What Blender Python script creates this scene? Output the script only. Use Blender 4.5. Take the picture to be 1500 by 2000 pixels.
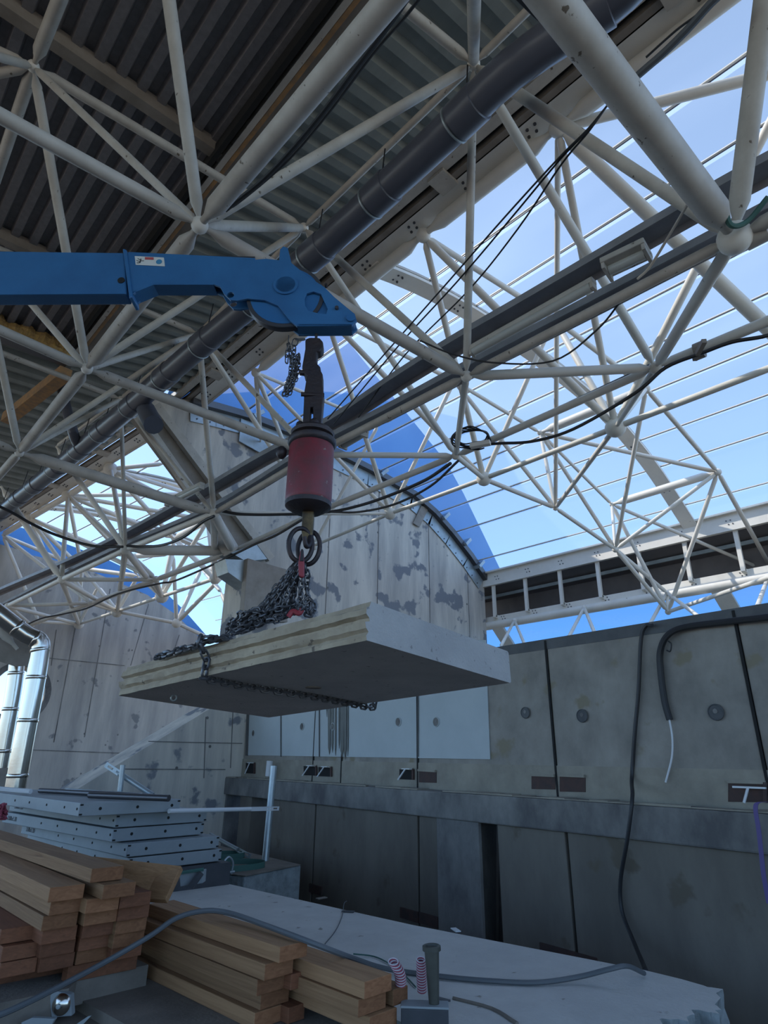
import bpy, bmesh, math, random
from mathutils import Vector, Matrix
from mathutils.geometry import tessellate_polygon
random.seed(7)
for o in list(bpy.data.objects): bpy.data.objects.remove(o)
SC = bpy.context.scene; COL = SC.collection
# ------------------------------------------------------------------ camera, sky, sun, exposure
FPX = 1205.0
def _cr(x, y): return Vector((x-750.0, -(y-1000.0), -FPX))
_U = _cr(792, -2000).normalized(); _Y = _cr(-450, 1463); _Y = (_Y-_U*_Y.dot(_U)).normalized(); _X = _Y.cross(_U)
CM = Matrix((_X, _Y, _U))
cd = bpy.data.cameras.new('camera'); cam = bpy.data.objects.new('camera', cd); COL.objects.link(cam)
cd.sensor_fit = 'VERTICAL'; cd.sensor_height = 36.0; cd.lens = FPX/2000*36.0; cd.clip_end = 500; cd.clip_start = .05
cam.matrix_world = CM.to_4x4(); SC.camera = cam
SUN = Vector((-1.0, 1.0, 1.35)).normalized()
w = bpy.data.worlds.new('sky'); SC.world = w; w.use_nodes = True
wn = w.node_tree; wb = wn.nodes['Background']
sk = wn.nodes.new('ShaderNodeTexSky'); sk.sky_type = 'NISHITA'; sk.sun_disc = False
sk.sun_elevation = math.asin(SUN.z); sk.sun_rotation = math.atan2(SUN.x, SUN.y)
sk.air_density = 1.0; sk.dust_density = 0.3; sk.ozone_density = 2.0; sk.altitude = 1500
hs = wn.nodes.new('ShaderNodeHueSaturation'); hs.inputs['Saturation'].default_value = .86; hs.inputs['Hue'].default_value = .492
wn.links.new(sk.outputs[0], hs.inputs['Color']); gt_ = wn.nodes.new('ShaderNodeTexCoord'); gs = wn.nodes.new('ShaderNodeSeparateXYZ'); gr = wn.nodes.new('ShaderNodeValToRGB'); gm = wn.nodes.new('ShaderNodeMix')
gm.data_type = 'RGBA'; gm.blend_type = 'MULTIPLY'; gm.inputs[0].default_value = 1; wn.links.new(gt_.outputs['Generated'], gs.inputs[0]); wn.links.new(gs.outputs[2], gr.inputs[0])
ge = gr.color_ramp.elements; ge[0].position = .05; ge[0].color = (.46, .62, .84, 1); ge[1].position = .62; ge[1].color = (1, 1, 1, 1)
wn.links.new(hs.outputs[0], gm.inputs[6]); wn.links.new(gr.outputs[0], gm.inputs[7]); wn.links.new(gm.outputs[2], wb.inputs[0]); wb.inputs[1].default_value = 0.38
sl = bpy.data.lights.new('sun', 'SUN'); sl.energy = 4.2; sl.angle = .009; sl.color = (1, .93, .82)
so = bpy.data.objects.new('sun', sl); COL.objects.link(so); so.rotation_euler = (-SUN).to_track_quat('-Z', 'Y').to_euler()
SC.view_settings.view_transform = 'Standard'; SC.view_settings.look = 'None'
SC.view_settings.exposure = 0.0; SC.view_settings.gamma = 1; SC.view_settings.use_curve_mapping = False
# ------------------------------------------------------------------ helpers
S = 3.0                                       # metres in one bay of the roof lattice
G = 4.17*S                                    # the first gable wall stands at this Y
def ray(x, y): return CM @ _cr(x, y)
def atZ(x, y, z): d = ray(x, y); return d*(z/d.z)
def atY(x, y, v): d = ray(x, y); return d*(v/d.y)
def atX(x, y, v): d = ray(x, y); return d*(v/d.x)
def atP(x, y, p, n): d = ray(x, y); return d*(Vector(p).dot(Vector(n))/d.dot(Vector(n)))
def atH(x, y, h): d = ray(x, y); return d*(h/math.hypot(d.x, d.y))
def V(*a): return Vector(a)

def link(o, parent=None):
    COL.objects.link(o)
    if parent: o.parent = parent
    return o
def wmat(o):
    m = o.matrix_basis.copy()
    while o.parent: o = o.parent; m = o.matrix_basis@m
    return m
def tag(o, label=None, cat=None, group=None, kind=None):
    if label: o['label'] = label
    if cat: o['category'] = cat
    if group: o['group'] = group
    if kind: o['kind'] = kind
    return o
def empty(name, loc, label=None, cat=None, group=None, kind=None, rot=None):
    o = bpy.data.objects.new(name, None); o.location = loc; o.empty_display_size = .1
    if rot: o.rotation_euler = rot
    link(o); return tag(o, label, cat, group, kind)
class MB:
    def __init__(s): s.v = []; s.f = []
    def add(s, vs, fs):
        n = len(s.v); s.v += [Vector(v) for v in vs]; s.f += [tuple(i+n for i in f) for f in fs]; return s
    def box(s, c, size, rot=None):
        h = [d/2 for d in size]; R = rot if rot else Matrix.Identity(3); c = Vector(c)
        vs = [c+R@V(x*h[0], y*h[1], z*h[2]) for x in (-1, 1) for y in (-1, 1) for z in (-1, 1)]
        return s.add(vs, [(0,1,3,2),(4,6,7,5),(0,4,5,1),(2,3,7,6),(0,2,6,4),(1,5,7,3)])
    def prism(s, pts, ext):
        n = len(pts); ext = Vector(ext); pts = [Vector(p) for p in pts]
        s.add(pts+[p+ext for p in pts], [tuple(range(n-1, -1, -1)), tuple(range(n, 2*n))]+[(i, (i+1) % n, (i+1) % n+n, i+n) for i in range(n)])
        return s
    def rings(s, cs, close=True, cap=True):
        n = len(cs[0]); vs = [p for c in cs for p in c]; fs = []
        for k in range(len(cs)-1):
            for i in range(n if close else n-1): j = (i+1) % n; fs.append((k*n+i, k*n+j, (k+1)*n+j, (k+1)*n+i))
        if cap and close: fs += [tuple(range(n-1, -1, -1)), tuple(range((len(cs)-1)*n, len(cs)*n))]
        return s.add(vs, fs)
    def lathe(s, a, d, prof, seg=16):
        a = Vector(a); d = Vector(d).normalized(); u = d.orthogonal().normalized(); w = d.cross(u)
        return s.rings([[a+d*t+(u*math.cos(2*math.pi*i/seg)+w*math.sin(2*math.pi*i/seg))*max(r, 1e-4) for i in range(seg)] for t, r in prof])
    def tube(s, a, b, r, seg=12, cone=True):
        a = Vector(a); b = Vector(b); L = (b-a).length
        pr = [(.0, r*.38), (r*1.6, r*.42), (r*3.4, r), (L-r*3.4, r), (L-r*1.6, r*.42), (L, r*.38)] if (cone and L > r*8) else [(0, r), (L, r)]
        return s.lathe(a, b-a, pr, seg)
    def sweep(s, pts, r, seg=8, smooth=6):
        P = spline(pts, smooth); cs = []; up = None
        for i, p in enumerate(P):
            t = (P[min(i+1, len(P)-1)]-P[max(i-1, 0)]).normalized()
            if up is None: up = t.orthogonal().normalized()
            up = (up-t*up.dot(t)).normalized(); w = t.cross(up)
            rr = r(i/(len(P)-1)) if callable(r) else r
            cs.append([p+(up*math.cos(2*math.pi*k/seg)+w*math.sin(2*math.pi*k/seg))*rr for k in range(seg)])
        return s.rings(cs)
    def ball(s, c, r, seg=16, sc=(1, 1, 1)):
        c = Vector(c); rg = []; n = seg//2
        for k in range(n+1):
            th = math.pi*k/n; rr = max(math.sin(th), .002)*r
            rg.append([c+V(rr*math.cos(2*math.pi*i/seg)*sc[0], rr*math.sin(2*math.pi*i/seg)*sc[1], -r*math.cos(th)*sc[2]) for i in range(seg)])
        return s.rings(rg)
    def plate(s, outer, holes, ext):
        """outline with holes (3D points of one plane) pushed out by ext"""
        loops = [[Vector(p) for p in outer]]+[[Vector(p) for p in h] for h in holes]
        flat = [p for l in loops for p in l]; tris = tessellate_polygon(loops); n = len(flat); ext = Vector(ext)
        fs = [tuple(t) for t in tris]+[tuple(i+n for i in reversed(t)) for t in tris]; k = 0
        for l in loops:
            m = len(l); fs += [(k+i, k+(i+1) % m, k+(i+1) % m+n, k+i+n) for i in range(m)]; k += m
        return s.add(flat+[p+ext for p in flat], fs)
    def build(s, name, mat, parent=None, origin=None, smooth=False, bevel=0, label=None, cat=None, group=None, kind=None, weld=False, ang=40):
        me = bpy.data.meshes.new(name); org = Vector(origin) if origin is not None else V(0, 0, 0)
        inv = wmat(parent).inverted() if parent else Matrix.Translation(-org)
        vs = [inv@v for v in s.v]
        me.from_pydata([tuple(v) for v in vs], [], s.f); bm = bmesh.new(); bm.from_mesh(me)
        if weld: bmesh.ops.remove_doubles(bm, verts=bm.verts, dist=1e-5)
        bmesh.ops.recalc_face_normals(bm, faces=bm.faces); bm.to_mesh(me); bm.free()
        for m in (mat if isinstance(mat, (list, tuple)) else [mat]): me.materials.append(m)
        if smooth:
            for p in me.polygons: p.use_smooth = True
            me.set_sharp_from_angle(angle=math.radians(ang))
        o = bpy.data.objects.new(name, me); link(o, parent)
        if not parent: o.location = org
        if bevel: md = o.modifiers.new('bevel', 'BEVEL'); md.width = bevel; md.segments = 2; md.limit_method = 'ANGLE'
        return tag(o, label, cat, group, kind)
BM = {}
def bolts(items, r, h, mt, parent, name='bolt', seg=6):
    """items: (centre, outward direction); the first hundred are parts, the rest one stuff part"""
    key = (name, r, mt)
    if key not in BM:
        t_ = MB().lathe((0, 0, 0), (0, 0, 1), [(-h*.5, .001), (-h*.5, r), (h, r), (h*1.05, .001)], seg).build(name, M[mt]); BM[key] = t_.data; bpy.data.objects.remove(t_)
    inv = wmat(parent).inverted(); items = sorted(items, key=lambda t: t[0].length)
    for c, d in items[:100]:
        o = bpy.data.objects.new(name, BM[key]); link(o, parent); q = Vector(d).to_track_quat('Z', 'Y').to_matrix().to_4x4(); q.translation = c; o.matrix_basis = inv@q
    if len(items) > 100:
        m = MB()
        for c, d in items[100:]: m.lathe(c, d, [(0, r), (h, r), (h*1.05, .001)], seg)
        m.build(name, M[mt], parent, kind='stuff')
def spline(pts, n):
    P = [Vector(p) for p in pts]
    if n <= 1 or len(P) < 3: return P
    Q = [P[0]*2-P[1]]+P+[P[-1]*2-P[-2]]; out = []
    for i in range(1, len(Q)-2):
        a, b, c, d = Q[i-1:i+3]
        for k in range(n):
            t = k/n; out.append(.5*((2*b)+(c-a)*t+(2*a-5*b+4*c-d)*t*t+(3*b-a-3*c+d)*t**3))
    return out+[P[-1]]
def circle(c, u, w, r, n=24, r2=None):
    return [Vector(c)+Vector(u)*r*math.cos(2*math.pi*i/n)+Vector(w)*(r2 or r)*math.sin(2*math.pi*i/n) for i in range(n)]
def rotz(a): return Matrix.Rotation(a, 3, 'Z')
# ------------------------------------------------------------------ materials
def mat(name, col, rough=.6, metal=0, col2=None, scale=3, mix=.5, bump=0, bscale=40, spots=None, sscale=12, sthr=.62, stretch=(1, 1, 1), detail=8, lo=.35, hi=.65, spec=.5, coat=0):
    m = bpy.data.materials.new(name); m.use_nodes = True; nt = m.node_tree; N = nt.nodes; L = nt.links; b = N['Principled BSDF']
    b.inputs['Roughness'].default_value = rough; b.inputs['Metallic'].default_value = metal; b.inputs['Base Color'].default_value = (*col, 1)
    b.inputs['Specular IOR Level'].default_value = spec; b.inputs['Coat Weight'].default_value = coat
    tc = N.new('ShaderNodeTexCoord'); mp = N.new('ShaderNodeMapping'); mp.inputs['Scale'].default_value = stretch; L.new(tc.outputs['Object'], mp.inputs[0])
    cur = None
    if col2:
        n = N.new('ShaderNodeTexNoise'); n.inputs['Scale'].default_value = scale; n.inputs['Detail'].default_value = detail; n.inputs['Roughness'].default_value = .62; L.new(mp.outputs[0], n.inputs[0])
        r = N.new('ShaderNodeMapRange'); r.inputs[1].default_value = lo; r.inputs[2].default_value = hi; L.new(n.outputs[0], r.inputs[0])
        x = N.new('ShaderNodeMix'); x.data_type = 'RGBA'; x.inputs[6].default_value = (*col, 1); x.inputs[7].default_value = (*col2, 1)
        mu = N.new('ShaderNodeMath'); mu.operation = 'MULTIPLY'; mu.inputs[1].default_value = mix; L.new(r.outputs[0], mu.inputs[0]); L.new(mu.outputs[0], x.inputs[0]); cur = x.outputs[2]
    if spots:
        n = N.new('ShaderNodeTexNoise'); n.inputs['Scale'].default_value = sscale; n.inputs['Detail'].default_value = 5; L.new(tc.outputs['Object'], n.inputs[0])
        r = N.new('ShaderNodeMapRange'); r.inputs[1].default_value = sthr; r.inputs[2].default_value = sthr+.04; L.new(n.outputs[0], r.inputs[0])
        x = N.new('ShaderNodeMix'); x.data_type = 'RGBA'; x.inputs[7].default_value = (*spots, 1); L.new(r.outputs[0], x.inputs[0])
        if cur: L.new(cur, x.inputs[6])
        else: x.inputs[6].default_value = (*col, 1)
        cur = x.outputs[2]
    if cur: L.new(cur, b.inputs['Base Color'])
    if bump:
        n = N.new('ShaderNodeTexNoise'); n.inputs['Scale'].default_value = bscale; n.inputs['Detail'].default_value = 6; L.new(mp.outputs[0], n.inputs[0])
        bp = N.new('ShaderNodeBump'); bp.inputs['Strength'].default_value = bump; bp.inputs['Distance'].default_value = .02; L.new(n.outputs[0], bp.inputs['Height']); L.new(bp.outputs[0], b.inputs['Normal'])
    return m
M = {}
M['white'] = mat('white_paint', (.80, .76, .68), .5, col2=(.60, .56, .50), scale=1.6, mix=.45, spots=(.22, .17, .13), sscale=9, sthr=.75)
M['white_old'] = mat('weathered_white_paint', (.56, .52, .46), .55, col2=(.36, .32, .27), scale=3, mix=.6, spots=(.14, .11, .08), sscale=13, sthr=.67)
M['beam_brown'] = mat('grimy_beam', (.30, .26, .22), .6, col2=(.18, .15, .12), scale=3, mix=.7)
M['deck_dark'] = mat('dark_roof_sheet', (.21, .20, .205), .6, col2=(.14, .13, .135), scale=14, mix=.6)
M['deck_pale'] = mat('grey_green_roof_sheet', (.27, .29, .27), .6, col2=(.18, .195, .18), scale=2, mix=.7, stretch=(1, .25, 1))
M['black'] = mat('black_rubber', (.018, .018, .02), .5)
M['hole'] = mat('dark_void', (.012, .012, .012), .9)
M['greycable'] = mat('grey_hose', (.10, .11, .12), .5)
M['pvc'] = mat('dark_grey_pvc', (.085, .09, .115), .32, col2=(.11, .112, .13), scale=2, mix=.4)
M['galv'] = mat('galvanised_steel', (.42, .47, .49), .42, .6, col2=(.28, .32, .34), scale=5, mix=.6)
M['tray'] = mat('dull_grey_sheet', (.33, .33, .35), .55, .1, col2=(.20, .20, .21), scale=3, mix=.6)
M['duct'] = mat('shiny_duct_steel', (.62, .58, .52), .20, 1.0, bump=.12, bscale=3)
M['blue'] = mat('blue_crane_paint', (.035, .15, .33), .42, col2=(.025, .10, .23), scale=2.5, mix=.7, spots=(.10, .045, .03), sscale=6, sthr=.735, bump=.05, bscale=60)
M['bluedark'] = mat('sheave_blue', (.03, .13, .30), .35)
M['rust'] = mat('dark_greasy_steel', (.028, .026, .032), .5, .4, col2=(.065, .038, .03), scale=6, mix=.6, bump=.2)
M['red'] = mat('worn_red_paint', (.20, .018, .028), .5, col2=(.09, .03, .03), scale=7, mix=.7, spots=(.22, .16, .14), sscale=22, sthr=.66, bump=.1)
M['hookbrass'] = mat('worn_yellow_hook', (.16, .11, .05), .5, .5, col2=(.04, .03, .02), scale=12, mix=.9)
M['chain'] = mat('chain_steel', (.09, .09, .095), .4, .6, col2=(.16, .16, .17), scale=20, mix=.5)
M['redchain'] = mat('red_shortener', (.28, .03, .04), .5)
def concrete(name, c1, c2, c3, sc=1.2, sthr=.60, streak=(1, 1, .15), bump=.25):
    return mat(name, c1, .85, col2=c2, scale=sc, mix=.8, bump=bump, bscale=25, spots=c3, sscale=1.6, sthr=sthr, stretch=streak, spec=.2)
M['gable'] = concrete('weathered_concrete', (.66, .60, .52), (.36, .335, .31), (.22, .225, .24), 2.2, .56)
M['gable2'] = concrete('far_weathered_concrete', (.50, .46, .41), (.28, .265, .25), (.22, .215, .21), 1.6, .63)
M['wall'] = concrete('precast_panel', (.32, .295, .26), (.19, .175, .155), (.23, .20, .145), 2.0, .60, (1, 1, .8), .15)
M['wallbase'] = mat('rendered_base', (.32, .29, .235), .85, col2=(.20, .18, .15), scale=2.5, mix=.8, bump=.2)
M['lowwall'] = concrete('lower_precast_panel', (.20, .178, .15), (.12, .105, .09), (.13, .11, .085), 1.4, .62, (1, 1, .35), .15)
M['ledge'] = mat('ledge_concrete', (.225, .215, .20), .85, col2=(.095, .09, .09), scale=2.2, mix=1, bump=.2, stretch=(1, 1, .6))
M['wet'] = mat('stained_dark_concrete', (.07, .072, .075), .7, col2=(.12, .12, .12), scale=3, mix=.7, bump=.3)
M['whitewash'] = mat('white_wash', (.44, .48, .49), .8, col2=(.38, .42, .43), scale=2, mix=.6)
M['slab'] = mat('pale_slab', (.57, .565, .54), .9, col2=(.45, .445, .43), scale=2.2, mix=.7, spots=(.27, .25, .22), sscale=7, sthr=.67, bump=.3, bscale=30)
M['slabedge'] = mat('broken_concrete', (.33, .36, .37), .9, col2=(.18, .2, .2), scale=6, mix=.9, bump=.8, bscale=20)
M['liftslab'] = mat('lifted_slab_concrete', (.44, .425, .41), .9, col2=(.33, .32, .315), scale=3, mix=.7, spots=(.24, .23, .22), sscale=26, sthr=.66, bump=.35, bscale=60)
M['liftedge'] = mat('cast_edge_concrete', (.46, .38, .27), .9, col2=(.30, .24, .17), scale=5, mix=.9, spots=(.16, .13, .10), sscale=14, sthr=.66, bump=.3, bscale=30)
M['floor'] = mat('dusty_floor', (.22, .19, .16), .9, col2=(.13, .112, .095), scale=3, mix=.8, bump=.3)
M['ground'] = mat('sunlit_yard', (.58, .48, .36), .9, col2=(.46, .38, .28), scale=.3, mix=.7)
M['pit'] = mat('pit_soil', (.10, .085, .075), .95, col2=(.05, .045, .04), scale=2, mix=.9, bump=.6)
M['panel'] = mat('grey_form_panel', (.29, .32, .335), .6, .1, col2=(.22, .245, .26), scale=3, mix=.6)
M['steel'] = mat('dark_steel_tube', (.11, .11, .12), .4, .7)
M['green'] = mat('green_strap', (.05, .13, .11), .7)
M['purple'] = mat('purple_strap', (.11, .08, .22), .7)
M['wire'] = mat('white_wire', (.62, .64, .66), .5)
M['rustplate'] = mat('rusty_pocket', (.045, .032, .03), .8, col2=(.08, .04, .032), scale=9, mix=.9)
M['rustbeam'] = mat('rusty_orange_beam', (.46, .25, .10), .8, col2=(.25, .17, .11), scale=8, mix=.9)
M['foam'] = mat('yellow_foam', (.55, .36, .12), .9, col2=(.35, .22, .10), scale=14, mix=.9, bump=1)
M['soffit'] = mat('brown_grey_lining', (.16, .15, .155), .35, col2=(.12, .115, .12), scale=3, mix=.7)
M['bluewall'] = mat('blue_cladding', (.07, .24, .58), .5, col2=(.10, .30, .66), scale=.4, mix=.7)  # sheet colour that paints the shade on the glazing above the gables
M['pole'] = mat('olive_pole', (.075, .075, .062), .5, .1, col2=(.045, .045, .038), scale=6, mix=.8)
M['ropered'] = mat('red_rope', (.30, .06, .09), .8)
M['ropewhite'] = mat('white_rope', (.55, .50, .54), .8)
M['boxdark'] = mat('dark_box', (.045, .048, .055), .6, col2=(.07, .07, .08), scale=6, mix=.6)
M['lamp'] = mat('lamp_cover', (.50, .50, .46), .3)
M['decal'] = mat('white_decal', (.62, .62, .58), .4); M['decalred'] = mat('decal_red', (.45, .08, .08), .5); M['decalblue'] = mat('decal_blue', (.05, .22, .38), .5)
def wood(name, c1, c2, c3):
    m = bpy.data.materials.new(name); m.use_nodes = True; nt = m.node_tree; N = nt.nodes; L = nt.links; b = N['Principled BSDF']; b.inputs['Roughness'].default_value = .75; b.inputs['Specular IOR Level'].default_value = .25
    tc = N.new('ShaderNodeTexCoord'); oi = N.new('ShaderNodeObjectInfo'); mp = N.new('ShaderNodeMapping'); mp.inputs['Scale'].default_value = (9, .7, 22)
    ad = N.new('ShaderNodeVectorMath'); L.new(tc.outputs['Object'], ad.inputs[0]); L.new(oi.outputs['Random'], ad.inputs[1]); L.new(ad.outputs[0], mp.inputs[0])
    n = N.new('ShaderNodeTexNoise'); n.inputs['Scale'].default_value = 2; n.inputs['Detail'].default_value = 7; n.inputs['Distortion'].default_value = 1.2; L.new(mp.outputs[0], n.inputs[0])
    cr = N.new('ShaderNodeValToRGB'); e = cr.color_ramp.elements; e[0].position = .3; e[0].color = (*c2, 1); e[1].position = .7; e[1].color = (*c1, 1); k = e.new(.22); k.color = (*c3, 1); L.new(n.outputs[0], cr.inputs[0])
    hv = N.new('ShaderNodeHueSaturation'); r = N.new('ShaderNodeMapRange'); r.inputs[3].default_value = .72; r.inputs[4].default_value = 1.2; L.new(oi.outputs['Random'], r.inputs[0]); L.new(r.outputs[0], hv.inputs['Value']); L.new(cr.outputs[0], hv.inputs['Color']); L.new(hv.outputs[0], b.inputs['Base Color'])
    bp = N.new('ShaderNodeBump'); bp.inputs['Strength'].default_value = .25; bp.inputs['Distance'].default_value = .01; L.new(n.outputs[0], bp.inputs['Height']); L.new(bp.outputs[0], b.inputs['Normal'])
    return m
M['wood'] = wood('sawn_lumber', (.36, .205, .105), (.255, .138, .07), (.10, .045, .022))
M['woodend'] = wood('end_grain', (.32, .145, .07), (.22, .095, .045), (.10, .04, .02))
M['woodred'] = wood('reddish_lumber', (.26, .105, .055), (.18, .075, .04), (.07, .03, .016))
def glass(g0, g1):
    m = bpy.data.materials.new('dirty_roof_glazing'); m.use_nodes = True; nt = m.node_tree; N = nt.nodes; L = nt.links; N.clear()
    out = N.new('ShaderNodeOutputMaterial'); tr = N.new('ShaderNodeBsdfTransparent'); tr.inputs[0].default_value = (.93, .96, 1, 1)
    tl = N.new('ShaderNodeBsdfTranslucent'); tl.inputs[0].default_value = (.80, .88, 1.0, 1)
    mx = N.new('ShaderNodeMixShader'); tc = N.new('ShaderNodeTexCoord'); mp = N.new('ShaderNodeMapping'); mp.inputs['Scale'].default_value = (1, .3, 1); L.new(tc.outputs['Object'], mp.inputs[0])
    n = N.new('ShaderNodeTexNoise'); n.inputs['Scale'].default_value = .5; n.inputs['Detail'].default_value = 8; L.new(mp.outputs[0], n.inputs[0])
    r = N.new('ShaderNodeMapRange'); r.inputs[1].default_value = .4; r.inputs[2].default_value = .8; r.inputs[3].default_value = g0; r.inputs[4].default_value = g1; L.new(n.outputs[0], r.inputs[0])
    L.new(r.outputs[0], mx.inputs[0]); L.new(tr.outputs[0], mx.inputs[1]); L.new(tl.outputs[0], mx.inputs[2]); L.new(mx.outputs[0], out.inputs[0])
    return m
M['glass'] = glass(.10, .24); M['lap'] = glass(.22, .5)
# ------------------------------------------------------------------ the setting: floors and pit
ZF = -1.40
sv = atZ(120, 1932, ZF); ev = atZ(262, 2010, ZF); hM = math.hypot(*atZ(110, 1936, -1.30).xy)-.06
wl = atZ(-60, 1958, ZF)
MB().prism([V(2.95, 9.5, ZF), V(2.95, 1.0, ZF), V(ev.x, 1.0, ZF)-V(0, 0, 0), ev, sv, wl, V(-14, wl.y+3, ZF), V(-14, 31, ZF), V(3.3, 31, ZF), V(3.3, 9.5, ZF)], (0, 0, -.22)).build('floor', M['floor'], kind='structure')
MB().box((-3, 14, -4.6), (44, 50, .2)).build('floor', M['pit'], kind='structure')
for (cx_, cy_, sx_, sy_) in ((0, -62, 240, 110), (-70, 60, 100, 135), (70, 60, 104, 135)):
    MB().box((cx_, cy_, -2.2), (sx_, sy_, .2)).build('ground', M['ground'], kind='structure')  # unseen yard ground, added to bounce warm sunlight up to the ceiling
MB().box((-4.5, 1.0, atH(70, 2012, hM).z-.06), (13.5, 8, .12)).build('floor', M['floor'], kind='structure')
for x in (-6, -1.5, 2.6):
    MB().box((x, 7, -3.05), (.3, 20, 2.85)).build('wall_support', M['wet'], kind='structure')
MB().prism([atZ(-120, 1985, -1.285), atZ(135, 1930, -1.285), atZ(150, 1915, -1.285), atZ(290, 1884, -1.285), V(2.0, 9, -1.285), V(-6, 9, -1.285)], (0, 0, -.13)).build('floor', M['floor'], kind='structure')
# long pale slab with a broken end
a = atZ(350, 1705, -1.38); b = atZ(1405, 1940, -1.38)
pl = [a, a.lerp(b, .3), a.lerp(b, .6), atZ(1260, 1895, -1.38), atZ(1330, 1912, -1.38), atZ(1375, 1925, -1.38), atZ(1412, 1932, -1.38)]
pl += [atZ(1396, 1962, -1.38), atZ(1405, 1980, -1.38), atZ(1350, 1972, -1.38), atZ(1345, 1995, -1.38), atZ(1288, 1990, -1.38), atZ(1280, 2060, -1.38)]
pl += [V(3.05, 1.35, -1.38), V(2.98, 8.6, -1.38)]
pj = []
rnd = random.Random(3)
for i, p in enumerate(pl):
    pj.append(p)
    if 5 <= i < 13:
        q = pl[i+1] if i+1 < len(pl) else p
        for k in range(1, 4): pj.append(p.lerp(q, k/4)+V(rnd.uniform(-.03, .03), rnd.uniform(-.03, .03), 0))
sb = MB(); n_ = len(pj); lv = [(0, 0), (-.03, .01), (-.10, -.02), (-.17, .05), (-.27, .03)]
sb.rings([[p+V(0, 0, dz)+(V(rnd.uniform(-1, 0), rnd.uniform(-.3, 1), 0)*abs(dx) if 5 <= i < n_-3 else V(0, 0, 0)) for i, p in enumerate(pj)] for dz, dx in lv])
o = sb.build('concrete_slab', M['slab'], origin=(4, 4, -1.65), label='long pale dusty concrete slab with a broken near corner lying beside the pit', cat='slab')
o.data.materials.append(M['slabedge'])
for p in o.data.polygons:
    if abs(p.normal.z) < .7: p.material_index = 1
# ------------------------------------------------------------------ right wall
WD = V(math.sin(math.radians(4.1)), math.cos(math.radians(4.1)), 0); WN = V(-WD.y, WD.x, 0)   # WN points into the hall
WC = V(7.5, G, 0)
def atW(x, y, off=0): return atP(x, y, WC+WN*off, WN)
def wp(t, z, off=0): return WC-WD*t+V(0, 0, z)+WN*off          # t metres back from the corner towards the camera
def tw(x, y, off=0): p = atW(x, y, off); return (WC-p).dot(WD)
ztop = (atW(1000, 1259).z+atW(1480, 1189).z)/2
zled = (atW(700, 1538, .35).z+atW(1300, 1571, .35).z)/2; zbb = (atW(900, 1605, .35).z+atW(1400, 1655, .35).z)/2
wr = empty('wall_right', wp(0, -4.5), kind='structure')
joints = [-.0]+[tw(x, 1400) for x in (617, 657+14, 816, 1078, 1474)]+[13.4, 16.2]
for i in range(len(joints)-1):
    t0, t1 = joints[i]+.015, joints[i+1]-.015
    if t1-t0 < .1: continue
    MB().prism([wp(t0, zled-.05), wp(t1, zled-.05), wp(t1, ztop), wp(t0, ztop)], -WN*.2).build('wall_panel', M['wall'], wr, bevel=.01)
MB().prism([wp(0, zled-.1, -.06), wp(16, zled-.1, -.06), wp(16, ztop-.02, -.06), wp(0, ztop-.02, -.06)], -WN*.2).build('backing', M['hole'], wr)
MB().prism([wp(0, zled, .012), wp(16, zled, .012), wp(16, zled+.33, .012), wp(0, zled+.36, .012)], -WN*.02).build('base_band', M['wallbase'], wr)
MB().prism([wp(tw(976, 1263)-3.5, ztop-.10, .006), wp(16, ztop-.13, .006), wp(16, ztop+.02, .006), wp(tw(976, 1263)-3.5, ztop+.02, .006)], -WN*.22).build('dark_coping', M['wet'], wr)
for jt in joints[1:-1]:
    MB().prism([wp(jt-.013, zled, .018), wp(jt+.013, zled, .018), wp(jt+.013, ztop, .018), wp(jt-.013, ztop, .018)], -WN*.012).build('joint_seal', M['hole'], wr)
# white washed rectangle with stripes of running stain
p0, p1, p2, p3 = [atW(*q, .016) for q in ((480, 1475), (957, 1483), (950, 1330), (486, 1330))]
pa = MB().plate([p0, p1, atW(948, 1250, .016), atW(490, 1250, .016)], [], -WN*.012).build('painted_patch', M['whitewash'], wr)
for i, (x, wd, y2) in enumerate(((643, 3, 1474), (649, 2, 1470), (655, 1.5, 1476), (668, 4, 1480), (674, 3, 1484), (679, 1.2, 1477), (638, 1, 1400), (662, 1.5, 1462))):
    MB().plate([atW(x-wd, 1330, .03), atW(x+wd, 1330, .03), atW(x+wd*.7, y2-20, .03), atW(x, y2, .03), atW(x-wd*.8, y2-14, .03)], [], -WN*.006).build('drip_stain', M['pole'], wr)
MB().plate([atW(479, 1476, .02), atW(484, 1330, .02), atW(489, 1330, .02), atW(484, 1476, .02)], [], -WN*.01).build('joint', M['wet'], wr)
for x in (548, 623, 816):
    MB().plate([atW(x-.7, 1478, .032), atW(x-.7, 1330, .032), atW(x+.7, 1330, .032), atW(x+.7, 1478, .032)], [], -WN*.01).build('joint', M['wet'], wr)
for (x, y, r) in ((495, 1432, .075), (590, 1419, .075), (650, 1419, .07), (778, 1410, .075), (852, 1410, .075), (1026, 1392, .075), (1137, 1398, .08), (1398, 1391, .085)):
    c = atW(x, y, .02); white = x < 940
    MB().lathe(c, WN, [(0, r*.95), (.010, r*.92), (.012, r*.82), (.004, r*.78), (-.002, .01)], 20).build('bolt_socket', M['whitewash'] if white else M['wet'], wr, smooth=True)
    MB().lathe(c, WN, [(0, r*.80), (.006, r*.78), (.007, .001)], 20).build('socket_bore', M['ledge'] if white else M['wet'], wr)
    MB().lathe(c+V(.0, 0, .01), WN, [(0, r*.3), (.012, r*.28), (.013, .001)], 10).build('socket_plug', M['ledge'], wr)
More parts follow.
